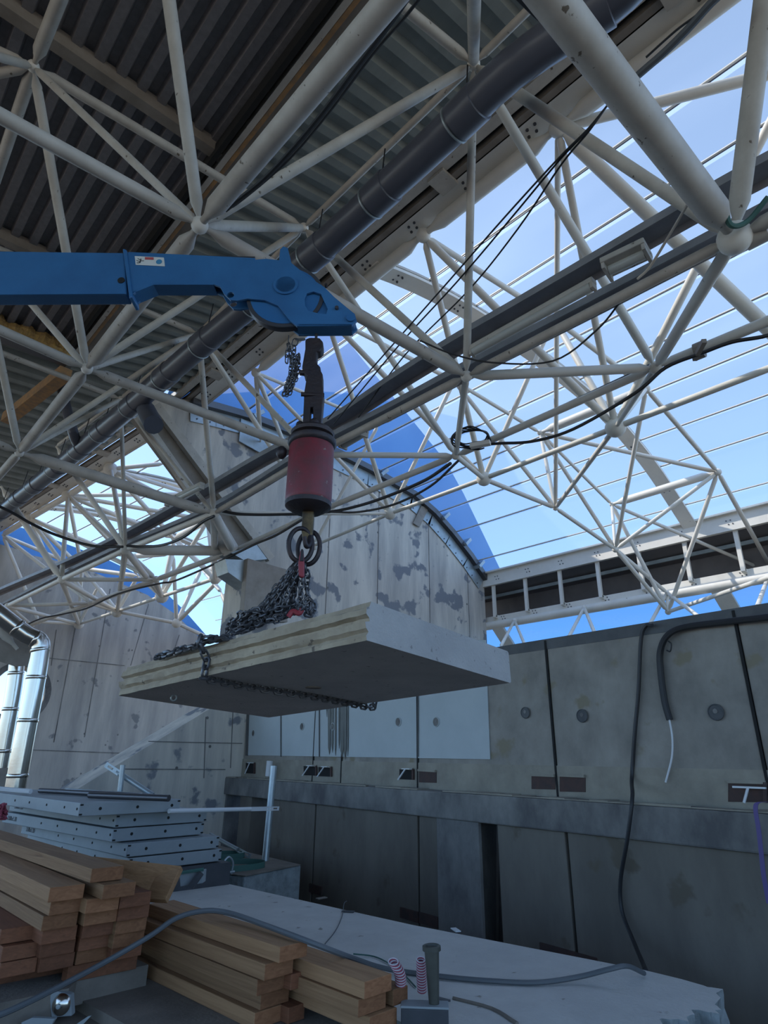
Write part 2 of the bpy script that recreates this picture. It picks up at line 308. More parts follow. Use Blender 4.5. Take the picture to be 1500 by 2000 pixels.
# anchor pockets on the ledge
for (x, y, wpx, h, prop) in ((489, 1499, 9, 22, 1), (606, 1504, 13, 20, 1), (635, 1506, 13, 20, 1), (794, 1511, 14, 22, 1), (835, 1516, 17, 24, 0), (1061, 1527, 23, 28, 0), (1118, 1530, 25, 32, 0), (1459, 1546, 37, 40, 2)):
    q = [atW(x-wpx, y-h/2, .02), atW(x+wpx, y-h/2+2, .02), atW(x+wpx, y+h/2+1, .02), atW(x-wpx, y+h/2, .02)]
    MB().plate(q, [], -WN*.015).build('anchor_pocket', M['hole'] if prop == 1 else M['rustplate'], wr)
    for k0, k1 in ((0, 1), (1, 2)) if prop else ((0, 1),):
        a_, b_ = q[k0], q[k1]; MB().tube(a_+WN*.012, b_+WN*.012, .022, 4, False).build('pocket_lip', M['rustplate'] if k0 else M['wallbase'], wr)
    if prop == 1:
        MB().tube(atW(x-wpx*.2, y-h*.4, .09), atW(x-wpx*1.2, y+h*.55, .1), .012, 6, False).build('pocket_bracket', M['wire'], wr)
        MB().box(atW(x, y-h*.42, .08), (.05, .17, .012)).build('pocket_bracket', M['wire'], wr)
    if prop == 2:
        MB().box(atW(x+4, y-8, .08), (.03, .28, .016)).build('pocket_bracket', M['wire'], wr)
        MB().tube(atW(x+2, y-8, .09), atW(x-6, y+22, .12), .012, 6, False).build('pocket_bracket', M['wire'], wr)
# ledge beam
tr1 = MB().prism([wp(-.2, zled, .38), wp(-.2, zbb, .38), wp(-.2, zbb, -.1), wp(-.2, zled, -.1)], -WD*16.6).build('trim_1', M['ledge'], bevel=.02, kind='structure')
du = MB()
rnd = random.Random(5)
for k in range(46):
    t = rnd.random()*11; wdt = .08+.25*rnd.random(); L = .2+.6*rnd.random()
    du.prism([wp(t, zled+.001, .375), wp(t+L, zled+.001, .38), wp(t+L*.8, zled+.001, .38-wdt), wp(t+L*.3, zled+.001, .38-wdt)], (0, 0, .008+.012*rnd.random()))
du.build('dust_crust', M['wallbase'], tr1)
# lower wall with openings
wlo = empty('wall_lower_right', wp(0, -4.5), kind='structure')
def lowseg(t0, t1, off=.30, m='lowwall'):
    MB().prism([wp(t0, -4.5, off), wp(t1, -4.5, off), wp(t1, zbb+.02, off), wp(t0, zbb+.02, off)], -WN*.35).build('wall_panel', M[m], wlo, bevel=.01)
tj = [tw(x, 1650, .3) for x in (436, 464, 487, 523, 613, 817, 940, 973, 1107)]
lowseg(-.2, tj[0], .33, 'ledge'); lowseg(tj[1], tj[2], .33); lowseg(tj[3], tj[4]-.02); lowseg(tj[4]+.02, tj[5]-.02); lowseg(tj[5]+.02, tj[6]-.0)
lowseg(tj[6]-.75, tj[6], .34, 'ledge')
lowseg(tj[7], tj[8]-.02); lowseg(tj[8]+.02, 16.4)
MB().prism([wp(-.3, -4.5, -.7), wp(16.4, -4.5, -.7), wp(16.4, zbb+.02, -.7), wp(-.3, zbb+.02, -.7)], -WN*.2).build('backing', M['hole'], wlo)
for (x, y) in ((540, 1716), (617, 1730), (800, 1778), (838, 1788), (1082, 1850), (1135, 1865)):
    q = atW(x, y, .31); MB().box(q-V(0, 0, .05), (.03, .36, .12), rotz(-math.radians(4.1))).build('anchor_pocket', M['rustplate'], wlo)
# ------------------------------------------------------------------ gable walls
gw = [atY(*p, G) for p in ((268, 775), (330, 775), (370, 782), (420, 795), (480, 812), (560, 842), (640, 876), (720, 916), (805, 965), (845, 1000), (880, 1040), (915, 1085), (945, 1130))]
P = [(p.x, p.z) for p in gw]
gp = [V(x, G, z) for x, z in P]+[V(P[-1][0], G, -4.5)]
l0 = atY(478, 1110, G); st1 = atY(404, 1388, G); st2 = atY(140, 1548, G)
gp += [V(st2.x-.3, G, -4.5), V(st2.x-.3, G, st2.z), st2, st1, V(st1.x, G, st1.z), V(l0.x, G, st1.z+.3), l0, atY(520, 1090, G), atY(500, 1065, G)]
gb = MB().plate(gp, [], (0, .85, 0)).build('wall_back', M['gable'], kind='structure')
jm = MB()
for x in (640, 738, 838, 912, 975):
    t_ = atY(x, 1100, G); top = min([z for (xx, z) in P if True][0], 8)
    zt = 0
    for (x0, z0), (x1, z1) in zip(P[:-1], P[1:]):
        if x0 <= t_.x <= x1: zt = z0+(z1-z0)*(t_.x-x0)/(x1-x0)
    jm.box((t_.x, G-.004, (zt+.5)/2), (.02, .012, zt-.6))
jm.build('form_joint', M['ledge'], gb)
jm = MB()
for a_, b_ in (((290, 1448), (473, 1452)), ((240, 1502), (440, 1503)), ((402, 1400), (398, 1520)), ((455, 1385), (450, 1500))):
    jm.tube(atY(*a_, G-.002), atY(*b_, G-.002), .012, 4, False)
for (x, y) in ((405, 1402), (410, 1458), (345, 1500), (300, 1560), (640, 1148), (912, 1180), (738, 1040), (975, 1200)): jm.lathe(atY(x, y, G), (0, -1, 0), [(-.01, .03), (.006, .03), (.007, .001)], 10)
jm.build('form_tie_holes', M['ledge'], gb)
# second wall under the gable that closes the pit behind
MB().box((1.0, G+.3, -3.0), (6.5, .5, 3.0)).build('wall_pit_back', M['gable2'], kind='structure')
# bays beyond: frame 2
O2 = V(1.3*S, 8.7*S, 0); A2 = math.radians(8); D2 = V(math.cos(A2), math.sin(A2), 0)
def fr(k, X, Z):
    if k == 0: return V(X*S, -2.2*S, Z*S)
    if k == 1: return V(X*S, G, Z*S)
    if k == 2: return O2+D2*((X-1.72)*S)+V(0, 0, Z*S)
N2v = V(-D2.y, D2.x, 0)
def atG2(x, y): return atP(x, y, O2, N2v)
g2 = [atG2(*p) for p in ((-140, 1040), (-40, 1052), (25, 1070), (60, 1084), (110, 1095), (165, 1110), (225, 1135), (288, 1162), (340, 1198), (395, 1250), (408, 1285))]
bl = g2[-1].copy(); bl.z = -4.5; bl0 = g2[0].copy(); bl0.z = -4.5
hc = atG2(38, 1352); hr = (atG2(100, 1345)-hc).length
hole = circle(hc, D2, V(0, 0, 1), hr*.84, 32)
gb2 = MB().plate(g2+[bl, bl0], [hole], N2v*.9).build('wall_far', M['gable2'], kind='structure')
MB().plate(circle(hc-N2v*.03, D2, V(0, 0, 1), hr*1.0, 32), [circle(hc-N2v*.03, D2, V(0, 0, 1), hr*.82, 32)], N2v*.06).build('opening_rim', M['ledge'], gb2)
jm = MB()
for a_, b_ in (((92, 1285), (243, 1300)), ((45, 1464), (240, 1471)), ((150, 1210), (105, 1450)), ((215, 1150), (165, 1440)), ((290, 1180), (255, 1300)), ((110, 1230), (100, 1300)), ((350, 1240), (330, 1300))):
    jm.tube(atG2(*a_)+N2v*.0, atG2(*b_), .02, 4, False)
for p in ((113, 1330), (185, 1335), (165, 1433), (206, 1455), (258, 1270), (194, 1262), (158, 1511), (230, 1435)): jm.lathe(atG2(*p), -N2v, [(-.01, .035), (.005, .035), (.006, .001)], 8)
jm.build('form_joint', M['ledge'], gb2)
# blue sheets above both gables, added to stand for the shaded glazing there
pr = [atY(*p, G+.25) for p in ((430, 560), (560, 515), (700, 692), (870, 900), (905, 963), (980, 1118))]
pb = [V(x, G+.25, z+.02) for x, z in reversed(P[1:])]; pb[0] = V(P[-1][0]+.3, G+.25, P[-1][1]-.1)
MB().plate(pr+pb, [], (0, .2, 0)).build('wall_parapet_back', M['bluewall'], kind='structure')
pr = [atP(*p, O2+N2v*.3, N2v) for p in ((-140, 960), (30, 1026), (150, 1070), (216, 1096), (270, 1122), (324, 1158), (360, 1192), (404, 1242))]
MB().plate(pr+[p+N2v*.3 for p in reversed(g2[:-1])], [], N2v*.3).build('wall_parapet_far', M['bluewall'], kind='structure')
# galvanised flashing along the arch of the first gable
fl = MB(); dk = MB(); bo = []
arch = [V(x, G, z) for x, z in P[2:]]
for i in range(len(arch)-1):
    a_, b_ = arch[i], arch[i+1]; d_ = (b_-a_).normalized(); n_ = V(-d_.z, 0, d_.x)*-1
    if n_.z > 0: n_ = -n_
    fl.prism([a_+V(0, -.02, 0), b_+V(0, -.02, 0), b_+n_*.55+V(0, -.02, 0), a_+n_*.55+V(0, -.02, 0)], (0, -.02, 0))
    dk.prism([a_+V(0, -.22, .02), b_+V(0, -.22, .02), b_+n_*.14+V(0, -.2, 0), a_+n_*.14+V(0, -.2, 0)], (0, .3, 0))
    L = (b_-a_).length; m_ = int(L/.45)+1
    for k in range(m_):
        q = a_.lerp(b_, (k+.5)/m_)
        bo.append((q+n_*.46+V(0, -.04, 0), V(0, -1, 0)))
fo = fl.build('arch_flashing', M['galv'], gb)
dk.build('dark_seal', M['steel'], gb); bolts(bo, .02, .02, 'steel', fo)
for p in ((866, 1010), (908, 1060), (934, 1103), (590, 835), (500, 812), (745, 925)):
    q = atY(*p, G-.15); MB().box(q, (.1, .35, .35), Matrix.Rotation(.8, 3, 'Y')).build('flashing_bracket', M['galv'], gb)
q = [atY(*p, G-.06) for p in ((470, 818), (565, 862), (520, 892), (466, 862))]; MB().plate(q, [], (0, -.03, 0)).build('bolted_plate', M['galv'], gb)
q = [atY(*p, G-.05) for p in ((806, 1022), (822, 988), (836, 994), (818, 1030))]; MB().plate(q, [], (0, -.03, 0)).build('bolted_plate', M['beam_brown'], gb)
# steel channel running down the left edge of the gable, bracket and hanging plate below it
ch = empty('steel_channel', atY(400, 940, G-.2), 'brown steel channel with white flanges sloping down the left edge of the gable wall', 'steel beam')
c = [atY(*p, G-.15) for p in ((258, 806), (300, 792), (532, 1088), (455, 1072))]
MB().plate(c, [], (0, .25, 0)).build('web', M['beam_brown'], ch)
MB().tube(atY(303, 792, G-.25), atY(528, 1092, G-.25), .13, 4, False).build('flange', M['white_old'], ch)
MB().tube(atY(262, 800, G-.25), atY(392, 985, G-.25), .13, 4, False).build('flange', M['white_old'], ch)
bk = empty('support_bracket', atY(480, 1100, G-.3), 'folded galvanised bracket where the roof tubes meet the gable', 'bracket')
MB().plate([atY(*p, G-.4) for p in ((449, 1078), (500, 1062), (522, 1092), (480, 1096))], [], (0, .5, 0)).build('upper_plate', M['galv'], bk)
MB().plate([atY(*p, G-.45) for p in ((440, 1092), (485, 1094), (484, 1145), (446, 1118))], [], (0, .5, 0)).build('lower_plate', M['galv'], bk)
MB().tube(atY(405, 1000, G-.3), atY(452, 1078, G-.3), .20, 14).build('stub_tube', M['white_old'], bk, smooth=True)
hp = MB().plate([atY(*p, G-.6) for p in ((484, 1090), (560, 1112), (562, 1215), (474, 1215))], [], (0, .18, 0)).build('bearing_plate', M['beam_brown'], label='brown steel plate standing at the foot of the channel behind the chains', cat='steel plate', origin=atY(515, 1200, G-.6), bevel=.01)
# ------------------------------------------------------------------ roof decks (ceiling)
def lerp(a, b, t): return a+(b-a)*t
def deck(name, k0, k1, A, B, t0, t1, pitch, mt, along='Y', dep=.10):
    """ribbed sheet between cross-section points A, B (X, Z) of two frames"""
    m = MB(); P00 = lerp(fr(k0, *A), fr(k1, *A), t0); P01 = lerp(fr(k0, *A), fr(k1, *A), t1); P10 = lerp(fr(k0, *B), fr(k1, *B), t0); P11 = lerp(fr(k0, *B), fr(k1, *B), t1)
    if along == 'X': P01, P10 = P10, P01
    n = int((P10-P00).length/pitch); z = V(0, 0, dep); prof = [(0, 0), (.30, 0), (.42, 1), (.88, 1), (1, 0)]; r0 = []; r1 = []
    for i in range(n):
        for u, h in prof[:-1]:
            t = (i+u)/n; r0.append(lerp(P00, P10, t)+z*h); r1.append(lerp(P01, P11, t)+z*h)
    r0.append(P10); r1.append(P11)
    m.rings([r0, r1], close=False, cap=False)
    o = m.build(name, mt, kind='structure')
    sd = o.modifiers.new('thick', 'SOLIDIFY'); sd.thickness = .02; return o
yd = atZ(65, 668, 2.4*S).y; td = (yd-fr(0, 0, 0).y)/(G-fr(0, 0, 0).y)
deck('ceiling', 0, 1, (-4.2, 1.95), (.77, 2.42), 0, td, .24, M['deck_dark'])
deck('ceiling', 0, 1, (.84, 2.50), (1.62, 2.66), 0, 1, .34, M['deck_pale'], 'X')
deck('ceiling', 0, 1, (-4.2, 2.2), (.84, 2.52), td, 1, .40, M['deck_pale'], 'X')
deck('ceiling', 1, 2, (-4.2, 2.2), (1.62, 2.62), 0, 1, .40, M['deck_pale'], 'X')
MB().prism([fr(0, -4.2, 3.0), fr(0, 1.62, 3.0), lerp(fr(0, 1.62, 3.0), fr(1, 1.62, 3.0), 1), fr(1, -4.2, 3.0)], (0, 0, .2)).build('ceiling', M['deck_dark'], kind='structure')
MB().prism([fr(0, 1.52, 2.72), fr(0, 1.86, 2.70), fr(1, 1.86, 2.70), fr(1, 1.52, 2.72)], (0, 0, .05)).build('ceiling', M['beam_brown'], kind='structure')
# box gutter between the decks
gt = empty('box_gutter', lerp(fr(0, .8, 2.35), fr(1, .8, 2.35), .5), 'long brown box gutter between the dark and the pale roof sheets', 'gutter')
def rail(parent, name, m, k0, k1, c, w_, h_, t0=0, t1=1, smooth=False):
    a_ = lerp(fr(k0, *c), fr(k1, *c), t0); b_ = lerp(fr(k0, *c), fr(k1, *c), t1); d_ = (b_-a_).normalized(); s_ = V(d_.y, -d_.x, 0).normalized()
    return MB().prism([a_-s_*w_/2, a_+s_*w_/2, a_+s_*w_/2+V(0, 0, h_), a_-s_*w_/2+V(0, 0, h_)], b_-a_).build(name, m, parent, kind=None)
rail(gt, 'gutter_body', M['beam_brown'], 0, 1, (.82, 2.36), .34, .5, 0, td)
rail(gt, 'gutter_flange', M['white_old'], 0, 1, (.755, 2.34), .07, .12, 0, td)
rail(gt, 'rusty_flange', M['rustbeam'], 0, 1, (.778, 2.345), .05, .09, 0, td)
rail(gt, 'dark_seam', M['hole'], 0, 1, (.715, 2.33), .06, .2, 0, td)
# purlins under the dark deck
for yv, zz in ((1.85, 2.33), (2.98, 2.33)):
    a_ = V(.79*S, yv*S, 2.37*S); b_ = V(-4.2*S, yv*S-.9, 1.91*S)
    tag(MB().prism([a_, a_+V(0, .14, 0), a_+V(0, .14, .2), a_+V(0, 0, .2)], b_-a_).build('purlin', M['steel'] if yv > 3 else M['beam_brown'], origin=a_), {1.85: 'grey purlin under the dark roof sheets, nearest the top of the frame', 2.98: 'grey purlin under the dark roof sheets just above the blue boom', .7: 'purlin under the dark roof sheets beyond the top edge'}[yv], 'purlin')
# foam strip and rusty beam at the end of the dark deck
a_ = atZ(-60, 618, 2.33*S); b_ = atZ(130, 692, 2.33*S); fm = MB()
rnd = random.Random(11)
for k in range(34): q = lerp(a_, b_, k/33); fm.ball(q+V(0, 0, .12*rnd.random()), .10+.06*rnd.random(), 8)
fm.build('foam_strip', M['foam'], origin=a_, label='ragged yellow foam strip at the end of the dark roof sheets', cat='insulation', smooth=True)
MB().tube(a_+V(0, .25, .1), b_+V(.1, .25, .1), .2, 4, False).build('edge_beam', M['steel'], origin=a_, label='dark steel beam just behind the ragged foam strip', cat='steel beam')
a_ = atZ(128, 728, 2.28*S); b_ = atZ(14, 818, 2.28*S)
MB().tube(a_, b_, .16, 4, False).build('rusty_beam', M['rustbeam'], origin=a_, label='short orange rusty beam under the roof left of the big pipe', cat='steel beam')
a_ = atZ(-40, 800, 2.35*S); b_ = atZ(118, 690, 2.35*S)
# ------------------------------------------------------------------ roof edge girder
def girder(k0, k1, lab):
    g = empty('edge_girder', lerp(fr(k0, 1.7, 2.62), fr(k1, 1.7, 2.62), .5), lab, 'steel girder')
    rail(g, 'inner_angle', M['white_old'], k0, k1, (1.625, 2.63), .16, .12)
    rail(g, 'slot', M['hole'], k0, k1, (1.665, 2.67), .12, .1)
    rail(g, 'lower_flange', M['beam_brown'], k0, k1, (1.705, 2.63), .12, .1)
    rail(g, 'web_plate', M['white'], k0, k1, (1.775, 2.63), .34, .06)
    rail(g, 'outer_flange', M['white_old'], k0, k1, (1.84, 2.62), .05, .3)
    a_ = fr(k0, 1.775, 2.628); b_ = fr(k1, 1.775, 2.628); n = int((b_-a_).length/1.1); b4 = []
    for i in range(n):
        q = lerp(a_, b_, (i+.5)/n)
        for dx in (-.05, .05):
            for dy in (-.06, .06): b4.append((q+V(dx, dy+dx*.4, 0), V(0, 0, -1)))
    bolts(b4, .022, .014, 'steel', g)
    for i in range(0, n, 3):
        q = lerp(fr(k0, 1.68, 2.62), fr(k1, 1.68, 2.62), (i+.7)/n); MB().box(q, (.34, .3, .05)).build('splice_plate', M['white_old'], g)
    return g
girder(0, 1, 'white bolted girder along the roof edge over the near bay')
girder(1, 2, 'white bolted girder along the roof edge beyond the gable wall')
# ------------------------------------------------------------------ glazed vaults
PROF = [(1.80, 2.66), (2.2, 2.74), (2.7, 2.78), (3.4, 2.76), (3.9, 2.70), (4.3, 2.60), (4.83, 2.35), (5.37, 1.93)]
def profpts(n, pr=PROF):
    out = []; P_ = spline([V(x, 0, z) for x, z in pr], 6); L = [0]
    for a_, b_ in zip(P_[:-1], P_[1:]): L.append(L[-1]+(b_-a_).length)
    for k in range(n+1):
        t = L[-1]*k/n; j = 0
        while j < len(L)-2 and L[j+1] < t: j += 1
        u = (t-L[j])/(L[j+1]-L[j]); q = P_[j].lerp(P_[j+1], u); out.append((q.x, q.z))
    return out
def vault(k0, k1, name, ribs):
    wv = empty(name, lerp(fr(k0, 3, 2.7), fr(k1, 3, 2.7), .5), kind='structure')
    fine = profpts(36); pts = [(0, 0)]+[fine[int(round(a_/3.82*36))] for a_ in (.4, .81, 1.22, 1.63, 2.03, 2.43, 2.83, 3.23, 3.63)]+[(0, 0)]
    for i in range(12):
        seg = fine[i*3:i*3+4]
        MB().rings([[fr(k0, x, z+.02) for x, z in seg], [fr(k1, x, z+.02) for x, z in seg]], close=False, cap=False).build('glass_pane', M['glass'], wv, smooth=True)
    for (x, z) in pts[1:-1]:
        rail(wv, 'glazing_bar', M['white'], k0, k1, (x, z+.002), .028, .02)
        rail(wv, 'bar_gasket', M['steel'], k0, k1, (x+.011, z+.001), .014, .02)
        rail(wv, 'lap_joint', M['lap'], k0, k1, (x+.028, z+.006), .09, .004)
    for (t0, t1, wd) in ribs:
        lo = []; n_ = len(fine)
        for i, (x, z) in enumerate(fine):
            t = lerp(t0, t1, i/(n_-1)); p_ = lerp(fr(k0, x, z), fr(k1, x, z), t); lo.append(p_)
        for nm, dz0, dz1, w_, m_ in (('rib_flange', -.12, -.06, wd, 'white'), ('rib_web', -.06, .0, wd*.35, 'white'), ('rib_cap', .0, .05, wd*.8, 'white_old')):
            cs = [[q+V(0, -w_/2, dz0*1.), q+V(0, w_/2, dz0), q+V(0, w_/2, dz1), q+V(0, -w_/2, dz1)] for q in lo]
            MB().rings(cs).build(nm, M[m_], wv)
        b4 = []
        for i in range(2, n_, 5):
            for dy in (-.12, .12):
                for e in (-.05, .05): b4.append((lo[i]+V(e, dy*wd*1.6, -.12), V(0, 0, -1)))
        bolts(b4, .02, .014, 'steel', wv)
    return wv
Y0 = -2.2*S
def ty(y): return (y*S-Y0)/(G-Y0)
vault(0, 1, 'window_1', [(ty(2.10), ty(1.88), .36), (ty(-.55), ty(-.75), .36)])
vault(1, 2, 'window_2', [(.06, .04, .3), (.42, .38, .36), (.74, .70, .36)])
# lower eaves: rails, dark lining, C frames, glazing below
def eaves(k0, k1, lab, n):
    e = empty('eaves_gutter', lerp(fr(k0, 5.4, 1.6), fr(k1, 5.4, 1.6), .5), lab, 'gutter')
    rail(e, 'top_rail', M['white'], k0, k1, (5.37, 1.80), .12, .42)
    rail(e, 'top_cap', M['white'], k0, k1, (5.37, 1.94), .34, .05)
    a_ = fr(k0, 5.42, 1.80); b_ = fr(k1, 5.42, 1.80)
    MB().rings([[fr(k, 5.42, 1.82), fr(k, 5.80, 1.75), fr(k, 5.86, 1.52), fr(k, 5.48, 1.46)] for k in (k0, k1)], close=False, cap=False).build('dark_lining', M['soffit'], e)
    rail(e, 'lining_strip', M['galv'], k0, k1, (5.62, 1.735), .05, .10)
    rail(e, 'bottom_rail', M['white'], k0, k1, (5.44, 1.40), .10, .22)
    MB().tube(fr(k0, 5.42, 1.375), fr(k1, 5.42, 1.375), .13, 14, False).build('rail_tube', M['white'], e, smooth=True)
    for i in range(n):
        t = 1-(i*1.25+.35)/((fr(k1, 5.4, 0)-fr(k0, 5.4, 0)).length)
        if t < .02: break
        q = lerp(fr(k0, 5.39, 1.80), fr(k1, 5.39, 1.80), t)
        fb = MB().box(q+V(0, 0, -.52), (.08, .10, 1.05)); fb.box(q+V(.42, 0, -1.02), (.85, .10, .10)); fb.build('support_frame', M['white'], e)
    b4 = []; L = (b_-a_).length
    for i in range(int(L/1.2)):
        q = lerp(fr(k0, 5.37, 1.87), fr(k1, 5.37, 1.87), 1-(i+.5)*1.2/L); q2 = lerp(fr(k0, 5.44, 1.44), fr(k1, 5.44, 1.44), 1-(i+.5)*1.2/L)
        for dy in (-.05, .05):
            for dz in (-.05, .05):
                b4 += [(q+V(-.062, dy+dz*.4, dz), V(-1, 0, 0)), (q2+V(-.052, dy+dz*.4, dz*.8), V(-1, 0, 0))]
    bolts(b4, .018, .012, 'steel', e)
eaves(0, 1, 'white framed eaves gutter with dark lining above the right wall', 9)
eaves(1, 2, 'white framed eaves gutter in the bay beyond the gable', 3)
LOWP = [(5.42, 1.36), (5.75, 1.0), (6.0, .55), (6.15, .0)]
M['glassblue'] = glass(.06, .22); [n_ for n_ in M['glassblue'].node_tree.nodes if n_.type == 'BSDF_TRANSPARENT'][0].inputs[0].default_value = (.22, .42, .66, 1)  # blue tint paints the shaded look into the lower panes
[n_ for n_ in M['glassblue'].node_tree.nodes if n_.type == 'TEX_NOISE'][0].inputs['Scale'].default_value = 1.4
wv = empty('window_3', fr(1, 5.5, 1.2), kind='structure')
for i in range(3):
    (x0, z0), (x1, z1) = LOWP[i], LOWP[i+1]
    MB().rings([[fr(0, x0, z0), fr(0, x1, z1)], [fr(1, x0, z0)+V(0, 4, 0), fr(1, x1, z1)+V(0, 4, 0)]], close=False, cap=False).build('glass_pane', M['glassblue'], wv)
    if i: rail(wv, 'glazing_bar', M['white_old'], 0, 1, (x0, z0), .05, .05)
for (yy, e) in ((1.70, 0), (3.98, 0)):
    for i in range(3):
        (x0, z0), (x1, z1) = LOWP[i], LOWP[i+1]
        a_ = V(x0*S-.1, yy*S-i*.12, z0*S); b_ = V(x1*S-.1, yy*S-(i+1)*.12, z1*S)
        MB().prism([a_, a_+V(0, .42, 0), a_+V(.12, .42, 0), a_+V(.12, 0, 0)], b_-a_).build('rib_flange', M['white'], wv)
# ------------------------------------------------------------------ space frame
zA, zT, zU, zP, zB, zQ, zN, zL = 1.42, 1.39, 2.24, 2.14, 2.58, 2.48, 1.48, 1.62
def nz(x, y, z): return atZ(x, y, z*S)
def npj(X, Y, Z): return V(X*S, Y*S, Z*S)
ND = dict(
 A0=npj(.52, .35, zA), A1=nz(390, 440, zA), A2=nz(170, 720, zA), A3=nz(38, 884, zA), A4=npj(.52, 4.38, zA),
 D1=nz(-420, -5, zA), D2=nz(-300, 512, zA), D3=nz(-300, 742, zA), P0=nz(65, 130, zP), Pm=npj(.05, .95, zP), P1=nz(-48, 467, zP), P2=nz(-150, 630, zP), Pl=nz(-300, -40, zP),
 U0=npj(1.155, -.15, zU), U1=nz(925, 125, zU), U2=nz(593, 445, zU), U3=nz(388, 652, zU), U4=nz(236, 779, zU), U5=nz(110, 872, zU), Ul=nz(-190, 180, zP),
 T0=npj(1.62, -.75, zT), T1=nz(1435, 465, zT), T2=nz(911, 735, zT), T3=nz(612, 888, zT), T4=nz(418, 1003, zT), T5=nz(245, 1074, zT), T6=nz(120, 1132, zT), T7=nz(15, 1183, zT),
 B0=nz(1090, 250, zB), B1=nz(827, 460, zB), B15=nz(636, 615, zB), B2=nz(500, 728, zB), Bm=npj(1.83, .0, zB), V1=nz(1560, 130, 2.6),
 Q1=nz(1082, 622, zQ), Q2=nz(887, 744, zQ), Q3=nz(740, 828, zQ), K0=nz(1262, 759, 2.29), K1=nz(1055, 845, 2.29), K2=nz(1195, 985, 2.0), K3=nz(1402, 922, 2.0), K5=nz(1513, 1122, 1.55),
 N1=nz(1280, 718, zN), N2=nz(890, 890, zN), N3=nz(612, 1003, zN), N4=nz(455, 1076, zN), N0=nz(1760, 520, zN), L0=npj(2.78, .42, zL), L1=nz(1202, 835, zL), L2=nz(945, 935, zL), L3=nz(762, 1003, zL), L4=nz(612, 1066, zL),
 M1=nz(1085, 992, 1.65), M2=nz(1202, 1073, 1.53), M3=nz(1305, 1195, 1.153), R1=nz(1303, 1158, 1.36), R2=nz(1005, 1212, 1.36), R3=nz(1141, 1187, 1.36), R0=nz(1500, 1128, 1.36),
 X1=nz(1340, 400, 1.55), G1=atY(509, 862, G-.1), G2=atY(562, 885, G-.1), E1=nz(1620, 300, 1.9))
ND['M5'] = nz(1700, 1060, 1.0); ND['lr'] = nz(1372, 1210, .85); ND['ll'] = nz(1262, 1232, .95)
for k, (a_, b_) in dict(R2=((978, 1262), (1026, 1262)), R3=((1108, 1250), (1163, 1240)), R0=((1478, 1188), (1525, 1170))).items():
    ND[k+'a'] = nz(*a_, .85); ND[k+'b'] = nz(*b_, .85)
C_, W_ = 'chord_tube', 'web_tube'
near = '''A0 A1 .105 c;A1 A2 .10 c;A2 A3 .095 c;A3 A4 .09 c;A1 D1 .085 c;A2 D2 .08 c;A3 D3 .08 c;A0 T1 .17 c;A1 T2 .10 c;A2 T3 .09 c;A3 T4 .13 c;
T0 T1 .09 c;T1 T2 .075 c;T2 T3 .075 c;T3 T4 .075 c;Pm P0 .09 c;P0 P1 .085 c;P1 P2 .08 c;P0 Ul .07 c;P0 U2 .075 c;P1 U3 .07 c;P2 U4 .07 c;Pm U1 .075 c;
U0 U1 .06 c;U1 U2 .06 c;U2 U3 .06 c;U3 U4 .06 c;U4 U5 .06 c;B0 Bm .16 c;B1 B0 .16 c;B15 B1 .15 c;B2 B15 .14 c;
P0 A1 .055 w;P0 A2 .07 w;P1 A2 .06 w;P1 A3 .075 w;Pm A1 .075 w;P0 D1 .06 w;P0 Pl .06 w;P1 D2 .06 w;Pl D1 .05 w;
A1 U1 .075 w;A1 U2 .075 w;A2 U2 .065 w;A2 U3 .06 w;A3 U3 .065 w;A3 U4 .06 w;A0 U1 .08 w;
U1 T2 .065 w;U1 T1 .085 w;U1 N1 .075 w;U0 T1 .12 w;U2 T2 .07 w;U2 N2 .065 w;U3 T4 .075 w;U3 T3 .065 w;U3 N3 .065 w;U4 T4 .06 w;U4 T5 .06 w;
T1 N1 .085 w;T2 N1 .085 w;T2 N2 .06 w;T3 N2 .065 w;T3 N3 .055 w;T4 N3 .065 w;T4 N4 .13 w;
N0 N1 .085 c;N1 N2 .075 c;N2 N3 .075 c;N3 N4 .07 c;L0 L1 .07 c;L1 L2 .065 c;L2 L3 .06 c;L3 L4 .055 c;
B0 L1 .075 w;B0 L0 .13 w;B0 V1 .10 w;B0 M1 .06 w;B1 L1 .09 w;B1 L2 .075 w;B1 Q1 .07 w;Q1 K0 .07 w;B15 L3 .07 w;B15 L2 .075 w;B15 Q2 .065 w;Q2 K1 .06 w;B2 L3 .065 w;B2 Q3 .055 w;B2 G1 .075 w;B2 G2 .075 w;
Q1 Q2 .13 c;Q2 Q3 .12 c;Q1 L1 .08 w;Q1 L2 .065 w;Q2 L3 .065 w;Q2 M1 .065 w;Q3 L4 .06 w;V1 L1 .085 w;N1 L1 .05 w;N2 L2 .06 w;N3 L3 .05 w;
K0 K1 .13 c;K2 K3 .13 c;K0 L1 .06 w;K0 M2 .065 w;K0 K3 .07 w;K1 K2 .055 w;K1 K3 .07 w;K1 M1 .06 w;K1 M2 .065 w;K2 M2 .055 w;K2 M3 .07 w;K2 K5 .065 w;K3 M2 .065 w;K3 M3 .07 w;K3 K5 .075 w;
L1 M1 .06 w;L2 M1 .065 c;M1 M2 .065 c;M2 M3 .07 c;M2 R1 .07 w;M3 M5 .065 w;M3 K5 .055 w;M3 R1 .06 w;R1 lr .06 w;R1 ll .06 w;R2 R2a .055 w;R2 R2b .055 w;R3 R3a .06 w;R3 R3b .06 w;R0 R0a .06 w;R0 R0b .06 w'''
sf = empty('space_frame', ND['T2'], 'white tubular space frame spanning the near bay under roof and glazing', 'space frame')
